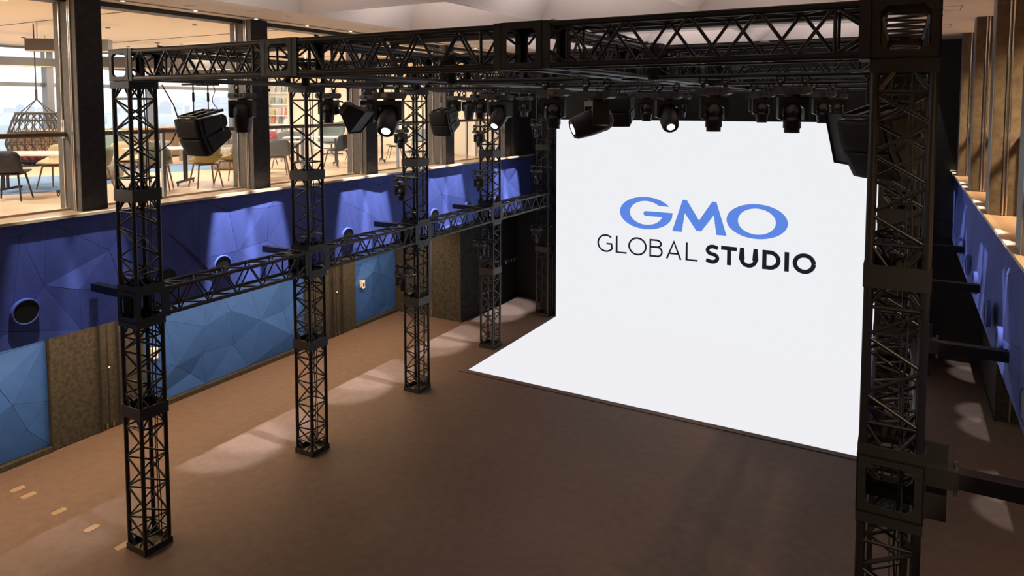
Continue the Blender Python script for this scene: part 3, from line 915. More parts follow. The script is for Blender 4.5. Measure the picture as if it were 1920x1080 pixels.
# ================================================================== RIGGED FIXTURES
HZ = TZ - 0.205      # underside of the overhead grid
def moving_head(loc, label, style='profile', sc=0.88, pan=0.0, tilt=0.0, lit=False, group='moving heads of the rig', drop=0.125, glow=False):
    r = empty('moving_head_light', loc)
    tag(r, label, 'stage light', group)
    b = empty('base', (0, 0, -drop), (0, 0, 0), r)
    b.scale = (sc, sc, sc)
    W = 0.225 if style == 'profile' else 0.205
    h = 0.095
    poly = [(-W, -0.015), (-W + 0.03, 0), (W - 0.03, 0), (W, -0.015), (W, -h + 0.02), (W - 0.05, -h), (-W + 0.05, -h), (-W, -h + 0.02)]
    MB().prism(poly, -0.12, 0.12, 'y').build('base_housing', 'plastic2', b)
    box('display', (-0.05, -0.124, -0.075), (0.05, -0.12, -0.02), 'lens', b)
    MB().tube((0.10, -0.121, -0.048), (0.10, -0.128, -0.048), 0.02, 12).build('menu_knob', 'plastic', b)
    for s in (-1, 1):
        MB().box((s * 0.13 - 0.02, -0.03, 0.0), (s * 0.13 + 0.02, 0.03, 0.045)).torus((s * 0.13, 0, 0.085), 0.042, 0.013, 'y', 16, 6).build('clamp', 'truss', r, loc=(0, 0, -drop))
        MB().tube((s * 0.13, -0.05, -drop + 0.06), (s * 0.13, 0.05, -drop + 0.06), 0.011, 8).build('clamp_bolt', 'steel', r)
    # safety cable
    pts = [(0.05 + 0.10 * math.sin(t * 0.5), 0.06, -drop + 0.16 * math.sin(PI * t / 8)) for t in range(9)]
    MB().path(pts, 0.004, 5).build('safety_cable', 'cable', r)
    y = empty('yoke', (0, 0, -h), (0, 0, pan), b)
    a0 = 0.205 if style == 'profile' else 0.165
    L_ = 0.33 if style == 'profile' else 0.30
    wy = 0.10 if style == 'profile' else 0.085
    MB().tube((0, 0, 0.0), (0, 0, -0.03), 0.09, 16).build('pan_bearing', 'plastic', y)
    poly = [(-a0, -0.03), (a0, -0.03), (a0, -L_), (a0 - 0.02, -L_ - 0.03), (a0 - 0.045, -L_), (a0 - 0.045, -0.13), (a0 - 0.10, -0.085), (-a0 + 0.10, -0.085), (-a0 + 0.045, -0.13), (-a0 + 0.045, -L_), (-a0 + 0.02, -L_ - 0.03), (-a0, -L_)]
    # built of convex pieces
    m = MB()
    m.prism([(-a0, -0.03), (a0, -0.03), (a0 - 0.045, -0.095), (-a0 + 0.045, -0.095)], -wy, wy, 'y')
    for s in (-1, 1):
        m.prism([(s * a0, -0.03), (s * (a0 - 0.045), -0.095), (s * (a0 - 0.045), -L_), (s * a0, -L_ + 0.02)], -wy, wy, 'y')
        m.prism([(s * (a0 - 0.045), -0.095), (s * (a0 - 0.12), -0.095), (s * (a0 - 0.045), -0.16)], -wy * 0.7, wy * 0.7, 'y')
    m.build('yoke_arm', 'plastic', y)
    hd = empty('head', (0, 0, -L_ + 0.06), (tilt, 0, 0), y)
    if style == 'profile':
        MB().lathe([(0.07, 0.20), (0.135, 0.16), (0.16, 0.09), (0.16, -0.02)], 8).build('head_rear', 'plastic2', hd, rot=(0, 0, PI / 8))
        MB().lathe([(0.150, 0.10), (0.158, 0.0), (0.155, -0.14), (0.135, -0.29), (0.118, -0.31)], 24).build('head_barrel', 'plastic', hd)
        MB().lathe([(0.118, -0.318), (0.118, -0.305), (0.064, -0.30)], 24, close=False).build('lens_ring', 'plastic2', hd)
        MB().lathe([(0.064, -0.316), (0.064, -0.302)], 24).build('lens', 'lens_lit' if lit else 'lens', hd)
        for s in (-1, 1):
            MB().box((s * 0.05 - 0.008, -0.162, -0.03), (s * 0.05 + 0.008, -0.15, -0.014)).build('head_screw', 'steel', hd)
    else:
        MB().lathe([(0.055, 0.15), (0.10, 0.095), (0.11, 0.03)], 8).build('head_rear', 'plastic2', hd, rot=(0, 0, PI / 8))
        MB().lathe([(0.104, 0.05), (0.104, 0.0), (0.096, -0.005), (0.096, -0.04), (0.106, -0.045), (0.108, -0.075), (0.100, -0.08), (0.100, -0.15), (0.088, -0.155), (0.086, -0.20)], 22).build('head_barrel', 'plastic', hd)
        MB().lathe([(0.088, -0.208), (0.088, -0.196), (0.066, -0.194)], 22, close=False).build('lens_ring', 'plastic2', hd)
        MB().lathe([(0.066, -0.204), (0.066, -0.194)], 22).build('lens', 'lens_lit' if lit else 'lens', hd)
    return r

YAW = 0.513
def aim(dx, dy, dz):
    """pan and tilt so that the head (pointing -z at rest) looks along a direction"""
    tl = math.atan2(math.hypot(dx, dy), -dz)
    pn = math.atan2(dx, -dy)
    return dict(pan=pn, tilt=-tl)
MH = moving_head
X0, X1, X2, X3 = TXC
MH((X0, 1.9, HZ), 'unlit moving-head light pointing down under the left side truss beside the near speaker', pan=YAW)
MH((X1, 1.85, HZ), 'lit moving-head light with glowing lens under the left inner truss, nearest span', lit=True, drop=0.14, **aim(0.35, -0.75, -0.75))
MH((X2 - 0.1, 1.95, HZ), 'large lit moving-head light turned sideways, dark barrel pointing left towards the lounge', lit=True, sc=0.92, drop=0.15, **aim(-0.78, -0.60, -0.34))
MH((X1, 4.75, HZ), 'lit moving-head light with glowing lens under the left inner truss, second span', lit=True, drop=0.14, **aim(-0.05, -0.8, -0.8))
MH((X2 - 0.12, 4.75, HZ), 'lit moving-head light facing the camera in front of the top left of the video wall', lit=True, **aim(0.42, -0.75, -0.75))
MH((X0, 4.8, HZ), 'unlit moving-head light pointing down under the left side truss, second span', sc=0.76, pan=YAW)
MH((X0, 8.25, HZ), 'unlit moving-head light pointing down under the left side truss, third span', sc=0.76, pan=YAW)
MH((X2 - 0.15, 7.9, HZ), 'unlit moving-head light pointing down under the right inner truss, third span', sc=0.76, pan=YAW)
G2 = 'barrel spots of the rig'
bs = [((X0, 3.72), 'above the softbox by the second left column'), ((4.93, 3.03), 'left end of the second cross row'), ((7.04, 3.03), 'middle of the second cross row, before the video wall'),
      ((7.91, 3.03), 'right end of the second cross row, before the video wall'), ((X0, 7.65), 'over the far speaker on the left side truss'), ((1.91, 6.03), 'left end of the third cross row'),
      ((5.22, 6.03), 'beside the hanging middle speaker in the third cross row'), ((7.08, 6.03), 'middle right of the third cross row'), ((7.95, 6.03), 'right end of the third cross row'),
      ((1.25, 9.03), 'left end of the fourth cross row'), ((4.97, 9.03), 'middle of the fourth cross row'), ((7.92, 9.03), 'right end of the fourth cross row')]
for (x, y), lab in bs:
    MH((x, y, HZ), 'small black barrel moving light, ' + lab, 'barrel', 0.96 if y < 4 else 0.88, drop=0.10, pan=YAW * 0.6, group=G2)
MH((6.47, 10.03 - 1.0, HZ), 'small moving light with pale round front tilted at the camera, fourth cross row', 'barrel', 0.86, drop=0.10, group=G2, **aim(0.3, -1, -0.75))
# spots clamped to the left columns
for yi, zs in ((2, (5.62, 4.55, 2.68)), (3, (5.5, 4.42, 2.75)), (4, (5.6, 4.3, 2.65))):
    for j, z in enumerate(zs):
        y = TYC[yi] - 0.37
        lab = 'small moving light clamped to the %s left column, %s' % (names_l[yi], ('upper one', 'one above the waist beam', 'one below the waist beam')[j])
        r = MH((0.12, y, z), lab, 'barrel', 0.72, pan=0.2, group='lights clamped to the left columns', drop=0.10)
        MB().tube((-0.14, 0, 0.0), (0.46, 0, 0.0), 0.02, 8).build('crossbar', 'truss', r)
        for s in (-0.055, 0.235):
            MB().tube((s, 0, 0.0), (s, 0.18, 0.0), 0.014, 8).build('crossbar_bracket', 'truss', r)

# line-array loudspeakers
def speaker(loc, label, yaw, tilt=R(13), wide=0.62, sc=1.0, hang=0.45):
    r = empty('line_array_speaker', loc, (0, 0, yaw))
    tag(r, label, 'speaker', 'hanging loudspeakers')
    r.scale = (sc, sc, sc)
    # suspension
    for y in (-0.12, 0.16):
        MB().tube((0, y, 0.0), (0, y, -hang * 0.3), 0.012, 6).tube((0, y, -hang * 0.3), (0, y, -hang * 0.6), 0.020, 8).tube((0, y, -hang * 0.6), (0, y, -hang), 0.010, 6).build('turnbuckle', 'truss', r)
    MB().box((-0.26, -0.15, -0.03), (0.26, -0.09, 0.0)).build('hanger_bar', 'truss', r)
    MB().box((-0.26, 0.13, -0.03), (0.26, 0.19, 0.0)).build('hanger_bar', 'truss', r)
    pts = [(0.05 + 0.06 * math.sin(t), 0.2 + 0.01 * t, -0.06 * t) for t in range(9)]
    MB().path(pts, 0.007, 5).build('signal_cable', 'cable', r)
    fr = empty('rigging_frame', (0, 0, -hang), (tilt, 0, 0), r)
    w = wide / 2
    for x in (-w * 0.8, 0, w * 0.8):
        box('frame_bar', (x - 0.018, -0.24, -0.02), (x + 0.018, 0.26, 0.025), 'plate', fr)
    for y in (-0.24, 0.10, 0.26):
        box('frame_bar', (-w * 0.8, y - 0.015, -0.015), (w * 0.8, y + 0.015, 0.015), 'plate', fr)
    # two cabinets, the lower one turned further down
    prev = fr
    base = Vector((0, 0, -0.05))
    for i, (ang, off) in enumerate(((0, (0, 0.0, -0.03)), (R(14), (0, -0.008, -0.292)))):
        c = empty('cabinet', off, (ang, 0, 0), fr)
        side = [(-0.27, 0.0), (0.20, -0.02), (0.26, -0.07), (0.26, -0.20), (0.20, -0.25), (-0.27, -0.32)]
        MB().prism(side, -w + 0.012, w - 0.012, 'x').build('housing', 'plastic', c)
        P = []
        for a in range(9):
            t = a / 8
            z = -0.006 - t * 0.308
            row = []
            for b in range(9):
                u = -1 + 2 * b / 8
                bulge = 0.05 * (1 - u * u) * 0.4 + 0.035
                row.append((u * (w - 0.02), -0.27 - bulge * (0.85 + 0.15 * math.sin(PI * t)), z))
            P.append(row)
        MB().grid(P, 0.012).build('front_grille', 'grille', c)
        for s in (-1, 1):
            MB().prism([(-0.20, -0.03), (0.17, -0.04), (0.235, -0.08), (0.235, -0.19), (0.17, -0.235), (-0.20, -0.28)], s * (w - 0.012), s * (w + 0.008), 'x').build('side_panel', 'plastic', c)
            MB().box((s * (w + 0.008), -0.02, -0.19), (s * (w + 0.012), 0.09, -0.10)).build('handle', 'bolt', c)
            for zz in (-0.05, -0.25):
                MB().tube((s * (w + 0.006), 0.13, zz), (s * (w + 0.02), 0.13, zz), 0.014, 8).build('rigging_pin', 'steel', c)
    return r
speaker((X0 - 0.02, 1.18, HZ), 'black two-box hanging loudspeaker under the left side truss, nearest to the camera at left', 0.0, sc=0.86, hang=0.50)
speaker((X0 - 0.0, 7.22, HZ), 'black two-box hanging loudspeaker under the left side truss before the cream wall', 0.0, sc=0.80, hang=0.52)
speaker((4.70, 6.03, HZ), 'black two-box hanging loudspeaker in front of the top left of the video wall', 0.15, tilt=R(4), sc=0.80, hang=0.16)
speaker((X3 - 0.17, 1.45, HZ), 'large black hanging loudspeaker behind the big near column at right', -0.75, tilt=R(16), sc=0.84, hang=0.42)

# softbox lamps
def text_print(parent, body, size, loc, rot, mname):
    cu = bpy.data.curves.new('print', 'FONT')
    cu.body = body
    cu.size = size
    o = bpy.data.objects.new('print', cu)
    COL.objects.link(o)
    bpy.context.view_layer.update()
    me = bpy.data.meshes.new_from_object(o.evaluated_get(bpy.context.evaluated_depsgraph_get()))
    bpy.data.objects.remove(o)
    me.name = 'print'
    me.materials.clear()
    me.materials.append(MATS[mname])
    return mk('brand_print', me, None, parent, loc, rot)
def softbox(loc, label, direction, sc=1.0, roll=0.0, hang=0.40):
    r = empty('softbox_lamp', loc)
    tag(r, label, 'studio lamp', 'softbox lamps')
    MB().tube((0, 0, 0), (0, 0, -hang + 0.18), 0.016, 8).torus((0, 0, 0.02), 0.04, 0.012, 'y', 14, 6).build('hanger', 'truss', r)
    q = Vector(direction).normalized().to_track_quat('-Z', 'Y') @ Matrix.Rotation(roll, 3, 'Z').to_quaternion()
    h = empty('lamp_head', (0, 0, -hang), q.to_euler(), r)
    h.scale = (sc, sc, sc)
    MB().box((-0.17, -0.12, 0.0), (0.17, 0.12, 0.10)).build('panel_housing', 'plastic2', h)
    m = MB()
    a = [(-0.17, -0.12, 0.0), (0.17, -0.12, 0.0), (0.17, 0.12, 0.0), (-0.17, 0.12, 0.0)]
    b = [(-0.33, -0.25, -0.36), (0.33, -0.25, -0.36), (0.33, 0.25, -0.36), (-0.33, 0.25, -0.36)]
    ai = [(x * .97, y * .97, z) for x, y, z in a]; bi = [(x * .98, y * .98, z) for x, y, z in b]
    for k in range(4):
        l = (k + 1) % 4
        m.add([a[k], a[l], b[l], b[k], ai[k], ai[l], bi[l], bi[k]], [(0, 3, 2, 1), (4, 5, 6, 7), (0, 1, 5, 4), (1, 2, 6, 5), (2, 3, 7, 6), (3, 0, 4, 7)])
    m.build('softbox_skirt', 'cloth_black', h)
    box('diffuser', (-0.31, -0.23, -0.335), (0.31, 0.23, -0.325), 'plastic2', h)
    m = MB()
    for s in (-1, 1):
        m.tube((s * 0.21, 0, 0.05), (s * 0.21, 0, 0.26), 0.014, 6)
    m.tube((-0.21, 0, 0.26), (0.21, 0, 0.26), 0.014, 6)
    m.build('bracket', 'truss', h)
    pts = [(0.1 + 0.05 * math.sin(t * 1.3), 0.05 * t / 4, 0.12 + 0.03 * t) for t in range(8)]
    MB().path(pts, 0.007, 5).build('power_cable', 'cable', h)
    # maker's print on the long skirts, as on the lamp
    for s in (1, -1):
        ang = math.atan2(0.13, 0.36)
        f = empty('skirt_face', (0, s * 0.194, -0.18), (PI / 2 + ang, 0, 0) if s < 0 else (PI / 2 + ang, 0, PI), h)
        text_print(f, 'Aputure', 0.085, (-0.02, 0.02, 0.004), (0, 0, 0), 'switch')
        text_print(f, 'NOVA P600c', 0.055, (-0.02, -0.05, 0.004), (0, 0, 0), 'switch')
    return r
softbox((X0 + 0.0, 4.22, HZ), 'black softbox lamp tilted down beside the second left column', (0.72, 0.30, -0.62), 1.0, 0.0)
softbox((8.66, 3.03, HZ + 0.0), 'black softbox lamp facing the stage beside the right near speaker', (-0.87, -0.49, -0.22), 0.86, PI / 2, 0.60)

# lamp cans and cable trays lying on the grid
for i, (x, y0, y1) in enumerate(((X1 + 0.05, 0.5, 11.8), (X2 + 0.1, 0.5, 11.8), (X0 + 0.05, 0.5, 11.8))):
    m = MB()
    rg = random.Random(40 + i)
    for c in range(3):
        pts = [(x + rg.uniform(-.09, .09), y0 + (y1 - y0) * t / 40, TZ + 0.235 + rg.uniform(-.012, .05)) for t in range(41)]
        m.path(pts, 0.014, 5)
    tag(m.build('cable_run', 'cable'), 'loose black cable run on top of the overhead grid, %s line' % linx[(1, 2, 0)[i]], 'cable', 'cable runs', 'stuff')
lc1 = MB().path([(0.33, 0.5, 6.28), (0.40, 0.62, 6.0), (0.46, 0.66, 5.75), (0.42, 0.55, 5.5), (0.33, 0.42, 5.38), (0.22, 0.30, 5.42), (0.12, 0.22, 5.6)], 0.009, 6).build('loose_cable', 'cable')
tag(lc1, 'black cable looping out beside the near left column under its top box', 'cable')
# made-up housings for the added ceiling fill lights, bridging the grid
_n = 0
for x in (1.65, 4.6, 7.55):
    for j, y in enumerate((1.7, 4.7, 7.7, 10.7)):
        u = empty('added_fill_bar', (x, y, 6.80))
        tag(u, 'added slim black fill-light bar above the grid, %s bay, %s from the camera' % (bayx[_n // 4], ORD[j]), 'light bar', 'added fill-light bars on the grid')
        box('bar_housing', (-1.3, -0.07, -0.02), (1.3, 0.07, 0.04), 'truss', u)
        for s in (-1, 1):
            box('foot', (s * 1.27 - 0.03, -0.05, -0.075), (s * 1.27 + 0.03, 0.05, -0.02), 'truss', u)
        _n += 1

# ================================================================== LOUNGE FURNITURE
def chair(x, y, rot, shell, legm, label, arms=0.10, back=0.80, w=0.25, leg_r=0.016, group='lounge chairs', splay=0.06):
    r = empty('lounge_chair', (x, y, FL2), (0, 0, rot))
    tag(r, label, 'chair', group)
    prof = [(-0.24, 0.455), (-0.15, 0.44), (-0.02, 0.425), (0.10, 0.43), (0.18, 0.465), (0.225, 0.54), (0.25, 0.63), (0.265, 0.72), (0.275, back)]
    P = []
    for i, (py, pz) in enumerate(prof):
        row = []
        for j in range(9):
            u = -1 + 2 * j / 8
            t = i / (len(prof) - 1)
            ww = w * (0.92 + 0.08 * math.sin(PI * t)) * (0.90 if i == len(prof) - 1 else 1)
            up = arms * abs(u) ** 3 * math.sin(PI * min(1, t * 1.15)) if t < 0.85 else 0
            fwd = -0.10 * abs(u) ** 3 * (1 if t > 0.5 else 0) * (arms / 0.10)
            row.append((u * ww, py + fwd, pz + up - (0.03 * abs(u) ** 4 if i == len(prof) - 1 else 0)))
        P.append(row)
    MB().grid(P, 0.018).build('shell', shell, r)
    for sx in (-1, 1):
        for sy in (-1, 1):
            MB().tube((sx * 0.16, sy * 0.14 - 0.02, 0.43), (sx * (0.19 + splay * 0.6), sy * (0.18 + splay) - 0.02, 0.0), leg_r, 8, leg_r * 0.75).build('leg', legm, r)
    MB().box((-0.17, -0.17, 0.405), (0.17, 0.13, 0.425)).build('seat_frame', legm, r)
    return r
def table(x, y, rot, label, lx=0.75, ly=0.40, h=0.70, cut=0.18, legs='fold', top='table_top'):
    r = empty('lounge_table', (x, y, FL2), (0, 0, rot))
    tag(r, label, 'table', 'lounge tables')
    poly = [(-lx, -ly + cut), (-lx + cut, -ly), (lx - cut, -ly), (lx, -ly + cut), (lx, ly - cut), (lx - cut, ly), (-lx + cut, ly), (-lx, ly - cut)]
    MB().prism(poly, h - 0.028, h).build('tabletop', top, r)
    for s in (-1, 1):
        for t in (-1, 1):
            MB().box((s * (lx - 0.28) - 0.018, t * 0.05 - 0.018, 0.09), (s * (lx - 0.28) + 0.018, t * 0.05 + 0.018, h - 0.03)).build('leg', 'leg_dark', r)
        MB().box((s * (lx - 0.28) - 0.02, -ly + 0.05, 0.06), (s * (lx - 0.28) + 0.02, ly - 0.05, 0.10)).build('foot_bar', 'leg_dark', r)
        for t in (-1, 1):
            MB().torus((s * (lx - 0.28), t * (ly - 0.07), 0.033), 0.024, 0.009, 'x', 14, 6).build('caster', 'leg_dark', r)
    return r
# bay beside the near pillar
chair(-3.32, 0.30, -2.35, 'chair_dark', 'leg_dark', 'dark blue chair seen from behind at the left edge of the photo', arms=0.02)
table(-3.85, 0.98, 0.50, 'long pale table with folding black legs beside the hanging chair', 0.85, 0.42)
chair(-4.35, 1.55, 0.55, 'chair_beige', 'leg_wood', 'beige shell chair with brown legs behind the long pale table', arms=0.12)
chair(-3.05, 1.50, -0.9, 'chair_green', 'leg_wood', 'olive shell chair half hidden by the near pillar', arms=0.12)
# second bay
table(-3.20, 2.85, 0.6, 'oval pale table behind the near left truss column', 0.68, 0.45, 0.70, 0.30)
chair(-2.45, 2.22, -2.3, 'chair_green', 'leg_wood', 'grey-green shell chair seen from behind through the near truss column', arms=0.12)
chair(-4.05, 2.65, 1.2, 'chair_beige', 'leg_wood', 'beige shell chair left of the oval table', arms=0.12)
chair(-2.20, 3.02, 4.4, 'chair_yellow', 'leg_wood', 'mustard shell chair under the hanging speaker, nearer one', arms=0.12)
chair(-2.38, 3.75, 5.0, 'chair_yellow', 'leg_wood', 'mustard shell chair under the hanging speaker, farther one', arms=0.12)
# third bay
chair(-2.45, 4.92, -2.2, 'chair_grey', 'leg_wood', 'grey chair against the second pillar edge', arms=0.03)
table(-3.05, 5.55, 0.7, 'small pale folding table right of the second pillar', 0.55, 0.35, 0.70, 0.02)
chair(-3.75, 6.15, 2.2, 'chair_red', 'leg_wood', 'red upholstered chair beside the small folding table', arms=0.06)
chair(-5.4, 8.0, 0.9, 'chair_grey', 'steel', 'grey round-backed chair behind the small folding table', arms=0.16, w=0.33)
table(-3.85, 7.45, 0.6, 'pale table behind the second truss column', 0.75, 0.38, 0.72, 0.02)
chair(-4.95, 6.75, -1.6, 'chair_red', 'leg_dark', 'red chair seen through the second truss column', arms=0.04, back=0.86)
chair(-2.95, 7.25, 4.7, 'chair_dark', 'leg_dark', 'dark chair at the right end of the pale table behind the second truss column', arms=0.03)
# fourth bay
table(-3.05, 8.75, 0.9, 'small pale table left of the fourth pillar', 0.45, 0.36, 0.74, 0.02)
chair(-3.62, 8.62, 2.0, 'chair_beige', 'leg_dark', 'light chair with thin dark legs left of the small pale table', arms=0.02, leg_r=0.009)
chair(-2.75, 9.25, 5.2, 'chair_beige', 'leg_dark', 'light chair with thin dark legs right of the small pale table', arms=0.02, leg_r=0.009)
chair(-3.6, 11.35, 0.4, 'chair_grey', 'steel', 'blue-grey chair near the cream end wall', arms=0.06)
# lounge chairs with wing shells
def wing_chair(x, y, rot, label):
    r = empty('wing_chair', (x, y, FL2), (0, 0, rot))
    tag(r, label, 'armchair', 'green lounge armchairs')
    P = []
    for i in range(8):
        t = i / 7
        row = []
        for j in range(9):
            u = -1 + 2 * j / 8
            row.append((u * (0.36 + 0.05 * t), -0.30 + 0.62 * t + 0.12 * t * t - 0.18 * abs(u) ** 2 * t, 0.34 + 0.62 * t ** 2.2 + 0.10 * abs(u) ** 2))
        P.append(row)
    MB().grid(P, 0.035).build('shell', 'chair_teal', r)
    P = [[(u * 0.26, -0.26 + 0.42 * t, 0.40 + 0.08 * t) for u in (-1, -.5, 0, .5, 1)] for t in (0, .25, .5, .75, 1)]
    MB().grid(P, 0.06).build('seat_cushion', 'chair_grey', r)
    MB().tube((0, 0, 0.05), (0, 0, 0.36), 0.025, 10).build('pedestal', 'leg_dark', r)
    for k in range(4):
        a = k * PI / 2 + .4
        MB().tube((0, 0, 0.06), (0.34 * math.cos(a), 0.34 * math.sin(a), 0.02), 0.016, 8).build('star_leg', 'leg_dark', r)
    return r
wing_chair(-6.0, 3.35, 1.2, 'green-grey swivel armchair just right of the near pillar')
wing_chair(-6.1, 10.3, 0.6, 'grey-green swivel armchair left of the third pillar')
# rugs, sofas, low partition by the window
def disc(name, x, y, rx, ry, m, label):
    o = MB().lathe([(1.0, 0.0), (1.0, 0.003)], 40).build(name, m, None, loc=(x, y, FL2 + 0.0005))
    o.scale = (rx, ry, 1)
    return tag(o, label, 'rug')
disc('round_rug', -5.6, 1.4, 1.7, 1.7, 'rug', 'round blue rug under the hanging chair')
disc('round_rug', -6.3, 5.2, 1.1, 1.1, 'rug', 'round blue rug under the green swivel armchair')
def sofa(x, y, rot, w, label, m='boucle'):
    r = empty('sofa', (x, y, FL2), (0, 0, rot))
    tag(r, label, 'sofa', 'grey lounge sofas')
    def pad(name, a, b, rr=0.05):
        (x0, y0, z0), (x1, y1, z1) = a, b
        m_ = MB()
        prof = [(x0 + rr, y0), (x1 - rr, y0), (x1, y0 + rr), (x1, y1 - rr), (x1 - rr, y1), (x0 + rr, y1), (x0, y1 - rr), (x0, y0 + rr)]
        m_.prism(prof, z0, z1 - rr)
        c = Vector(((x0 + x1) / 2, (y0 + y1) / 2, 0))
        up = [(p[0] + (c.x - p[0]) * rr / max(.2, abs(x1 - x0) / 2), p[1] + (c.y - p[1]) * rr / max(.1, abs(y1 - y0) / 2)) for p in prof]
        n = len(prof)
        m_.add([(p[0], p[1], z1 - rr) for p in prof] + [(p[0], p[1], z1) for p in up], [(i, (i + 1) % n, n + (i + 1) % n, n + i) for i in range(n)] + [tuple(range(n, 2 * n))], True)
        m_.build(name, m, r)
    pad('seat_cushion', (-w, -0.38, 0.10), (w, 0.32, 0.42))
    pad('backrest', (-w, 0.22, 0.40), (w, 0.42, 0.80))
    pad('armrest', (-w - 0.14, -0.38, 0.08), (-w, 0.42, 0.60))
    pad('armrest', (w, -0.38, 0.08), (w + 0.14, 0.42, 0.60))
    for sx in (-1, 1):
        for sy in (-0.3, 0.34):
            MB().tube((sx * w * 0.9, sy, 0), (sx * w * 0.9, sy, 0.1), 0.02, 8).build('foot', 'leg_dark', r)
sofa(-7.4, 4.9, 1.9, 0.8, 'grey boucle sofa by the window, nearest one behind the oval table')
sofa(-7.1, 7.0, 1.8, 0.8, 'grey boucle sofa by the window, behind the mustard chairs')
def pouf(x, y, label, rr=0.36, h=0.42, m='boucle'):
    o = MB().lathe([(rr * .8, 0.0), (rr, 0.06), (rr * 1.02, h * .6), (rr * .9, h * .95), (rr * .5, h)], 24).build('pouf', m, None, loc=(x, y, FL2))
    tag(o, label, 'pouf', 'boucle poufs')
pouf(-4.9, 5.7, 'brown boucle pouf behind the mustard chairs', 0.42, 0.5)
pouf(-5.25, 2.85, 'brown boucle pouf behind the beige chairs', 0.40, 0.42)
lpc = empty('low_partition', (-9.6, 6.2, FL2))
tag(lpc, 'low brown wooden partition in front of the window', 'partition')
for i in range(6):
    box('board', (-0.05, -3.0 + i * 1.0, 0.05), (0.0, -2.01 + i * 1.0, 0.86), 'brown_wood', lpc)
box('cap_rail', (-0.12, -3.0, 0.86), (0.06, 3.0, 0.90), 'oak', lpc)
box('plinth', (-0.04, -3.0, 0.0), (-0.01, 3.0, 0.05), 'leg_dark', lpc)
lp2 = empty('low_shelf_unit', (-9.4, 1.2, FL2))
tag(lp2, 'low open wooden shelf unit under the window at far left', 'shelf')
for i in range(6):
    box('divider', (-0.30, -1.6 + i * 0.6, 0.0), (0.0, -1.56 + i * 0.6, 0.9), 'oak', lp2)
for z in (0.02, 0.30, 0.60, 0.88):
    box('shelf_board', (-0.30, -1.6, z), (0.0, 1.44, z + 0.03), 'oak', lp2)
# hanging basket chair
eg = empty('hanging_basket_chair', (-5.17, 1.65, FL2))
tag(eg, 'dark woven hanging basket chair on a chain by the window', 'hanging chair')
MB().tube((0, 0, 1.78), (0, 0, CEIL - FL2 + 0.0), 0.012, 6).build('chain', 'rattan', eg)
MB().tube((0, 0, 1.60), (0, 0, 1.80), 0.022, 8).build('spring', 'rattan', eg)
prof = [(0.33, 1.36), (0.40, 1.22), (0.47, 1.0), (0.50, 0.80), (0.47, 0.62), (0.38, 0.48), (0.22, 0.40), (0.05, 0.38)]
for k in range(4):
    a = k * PI / 2 + .5
    MB().tube((0, 0, 1.62), (0.33 * math.cos(a), 0.33 * math.sin(a), 1.36), 0.009, 6).build('suspension_rope', 'rattan', eg)
MB().torus((0, 0, 1.36), 0.335, 0.02, 'z', 32, 8).build('top_ring', 'rattan', eg)
m = MB()
rg = random.Random(5)
NS = 22
for k in range(NS):
    pts = [(r_ * math.cos(2 * PI * (k + rg.uniform(-.2, .2)) / NS), r_ * math.sin(2 * PI * (k + rg.uniform(-.2, .2)) / NS), z) for r_, z in prof]
    m.path(pts, 0.009, 5)
    for q in range(len(prof) - 1):
        for dk in (1, -1):
            a0, a1 = 2 * PI * (k + .5) / NS, 2 * PI * (k + .5 + dk) / NS
            m.tube((prof[q][0] * math.cos(a0), prof[q][0] * math.sin(a0), prof[q][1]), (prof[q + 1][0] * math.cos(a1), prof[q + 1][0] * math.sin(a1), prof[q + 1][1]), 0.006, 4, cap=False)
for r_, z in prof[1:]:
    m.torus((0, 0, z), r_, 0.009, 'z', 28, 5)
m.build('woven_basket', 'rattan', eg)['kind'] = 'stuff'
o = MB().lathe([(0.05, 0.42), (0.34, 0.46), (0.42, 0.56), (0.34, 0.64), (0.05, 0.65)], 24).build('seat_cushion', 'chair_red', eg)

# suspended brown box beams with rods
def box_beam(p, q, label, w=0.22, h=0.22, z=6.95):
    p, q = Vector((*p, z)), Vector((*q, z))
    c = (p + q) / 2
    ln = (q - p).length
    r = empty('suspended_beam', c, (0, 0, math.atan2(q.y - p.y, q.x - p.x)))
    tag(r, label, 'beam', 'suspended lounge beams')
    box('beam_body', (-ln / 2, -w / 2, 0), (ln / 2, w / 2, h), 'beam_brown', r)
    box('beam_trim', (-ln / 2, -w / 2 - 0.004, -0.012), (ln / 2, w / 2 + 0.004, 0.0), 'oak', r)
    for t in (-0.38, 0.0, 0.38):
        MB().tube((t * ln, 0, h), (t * ln, 0, CEIL + 0.02 - z), 0.012, 6).build('rod', 'white_paint', r)
        MB().lathe([(0.06, CEIL + 0.005 - z), (0.06, CEIL + 0.02 - z)], 14).build('rod_plate', 'white_paint', r)
box_beam((-5.2, 1.55), (-4.1, 2.45), 'short brown suspended box beam end beside the near pillar', 0.20, 0.22, 7.02)
box_beam((-8.4, -1.2), (-7.4, 3.6), 'long brown suspended box beam in front of the window at far left', 0.2, 0.18, 6.86)
box_beam((-8.6, 3.9), (-5.6, 6.9), 'brown suspended box beam behind the near truss column', 0.22, 0.26, 6.92)
box_beam((-9.4, 6.6), (-5.9, 9.9), 'brown suspended box beam above the grey sofas', 0.22, 0.26, 6.80)
# small ceiling dots of the lounge
for i in range(14):
    rg = random.Random(100 + i)
    MB().lathe([(0.045, -0.012), (0.045, 0.0)], 12).build('ceiling_dot', 'lamp_glow' if i % 3 == 0 else 'strip_metal', lc, loc=(-2.4 - (i % 4) * 2.0 - rg.uniform(0, .5), -0.5 + (i // 4) * 3.0 + rg.uniform(0, 1.0), CEIL + 0.019))

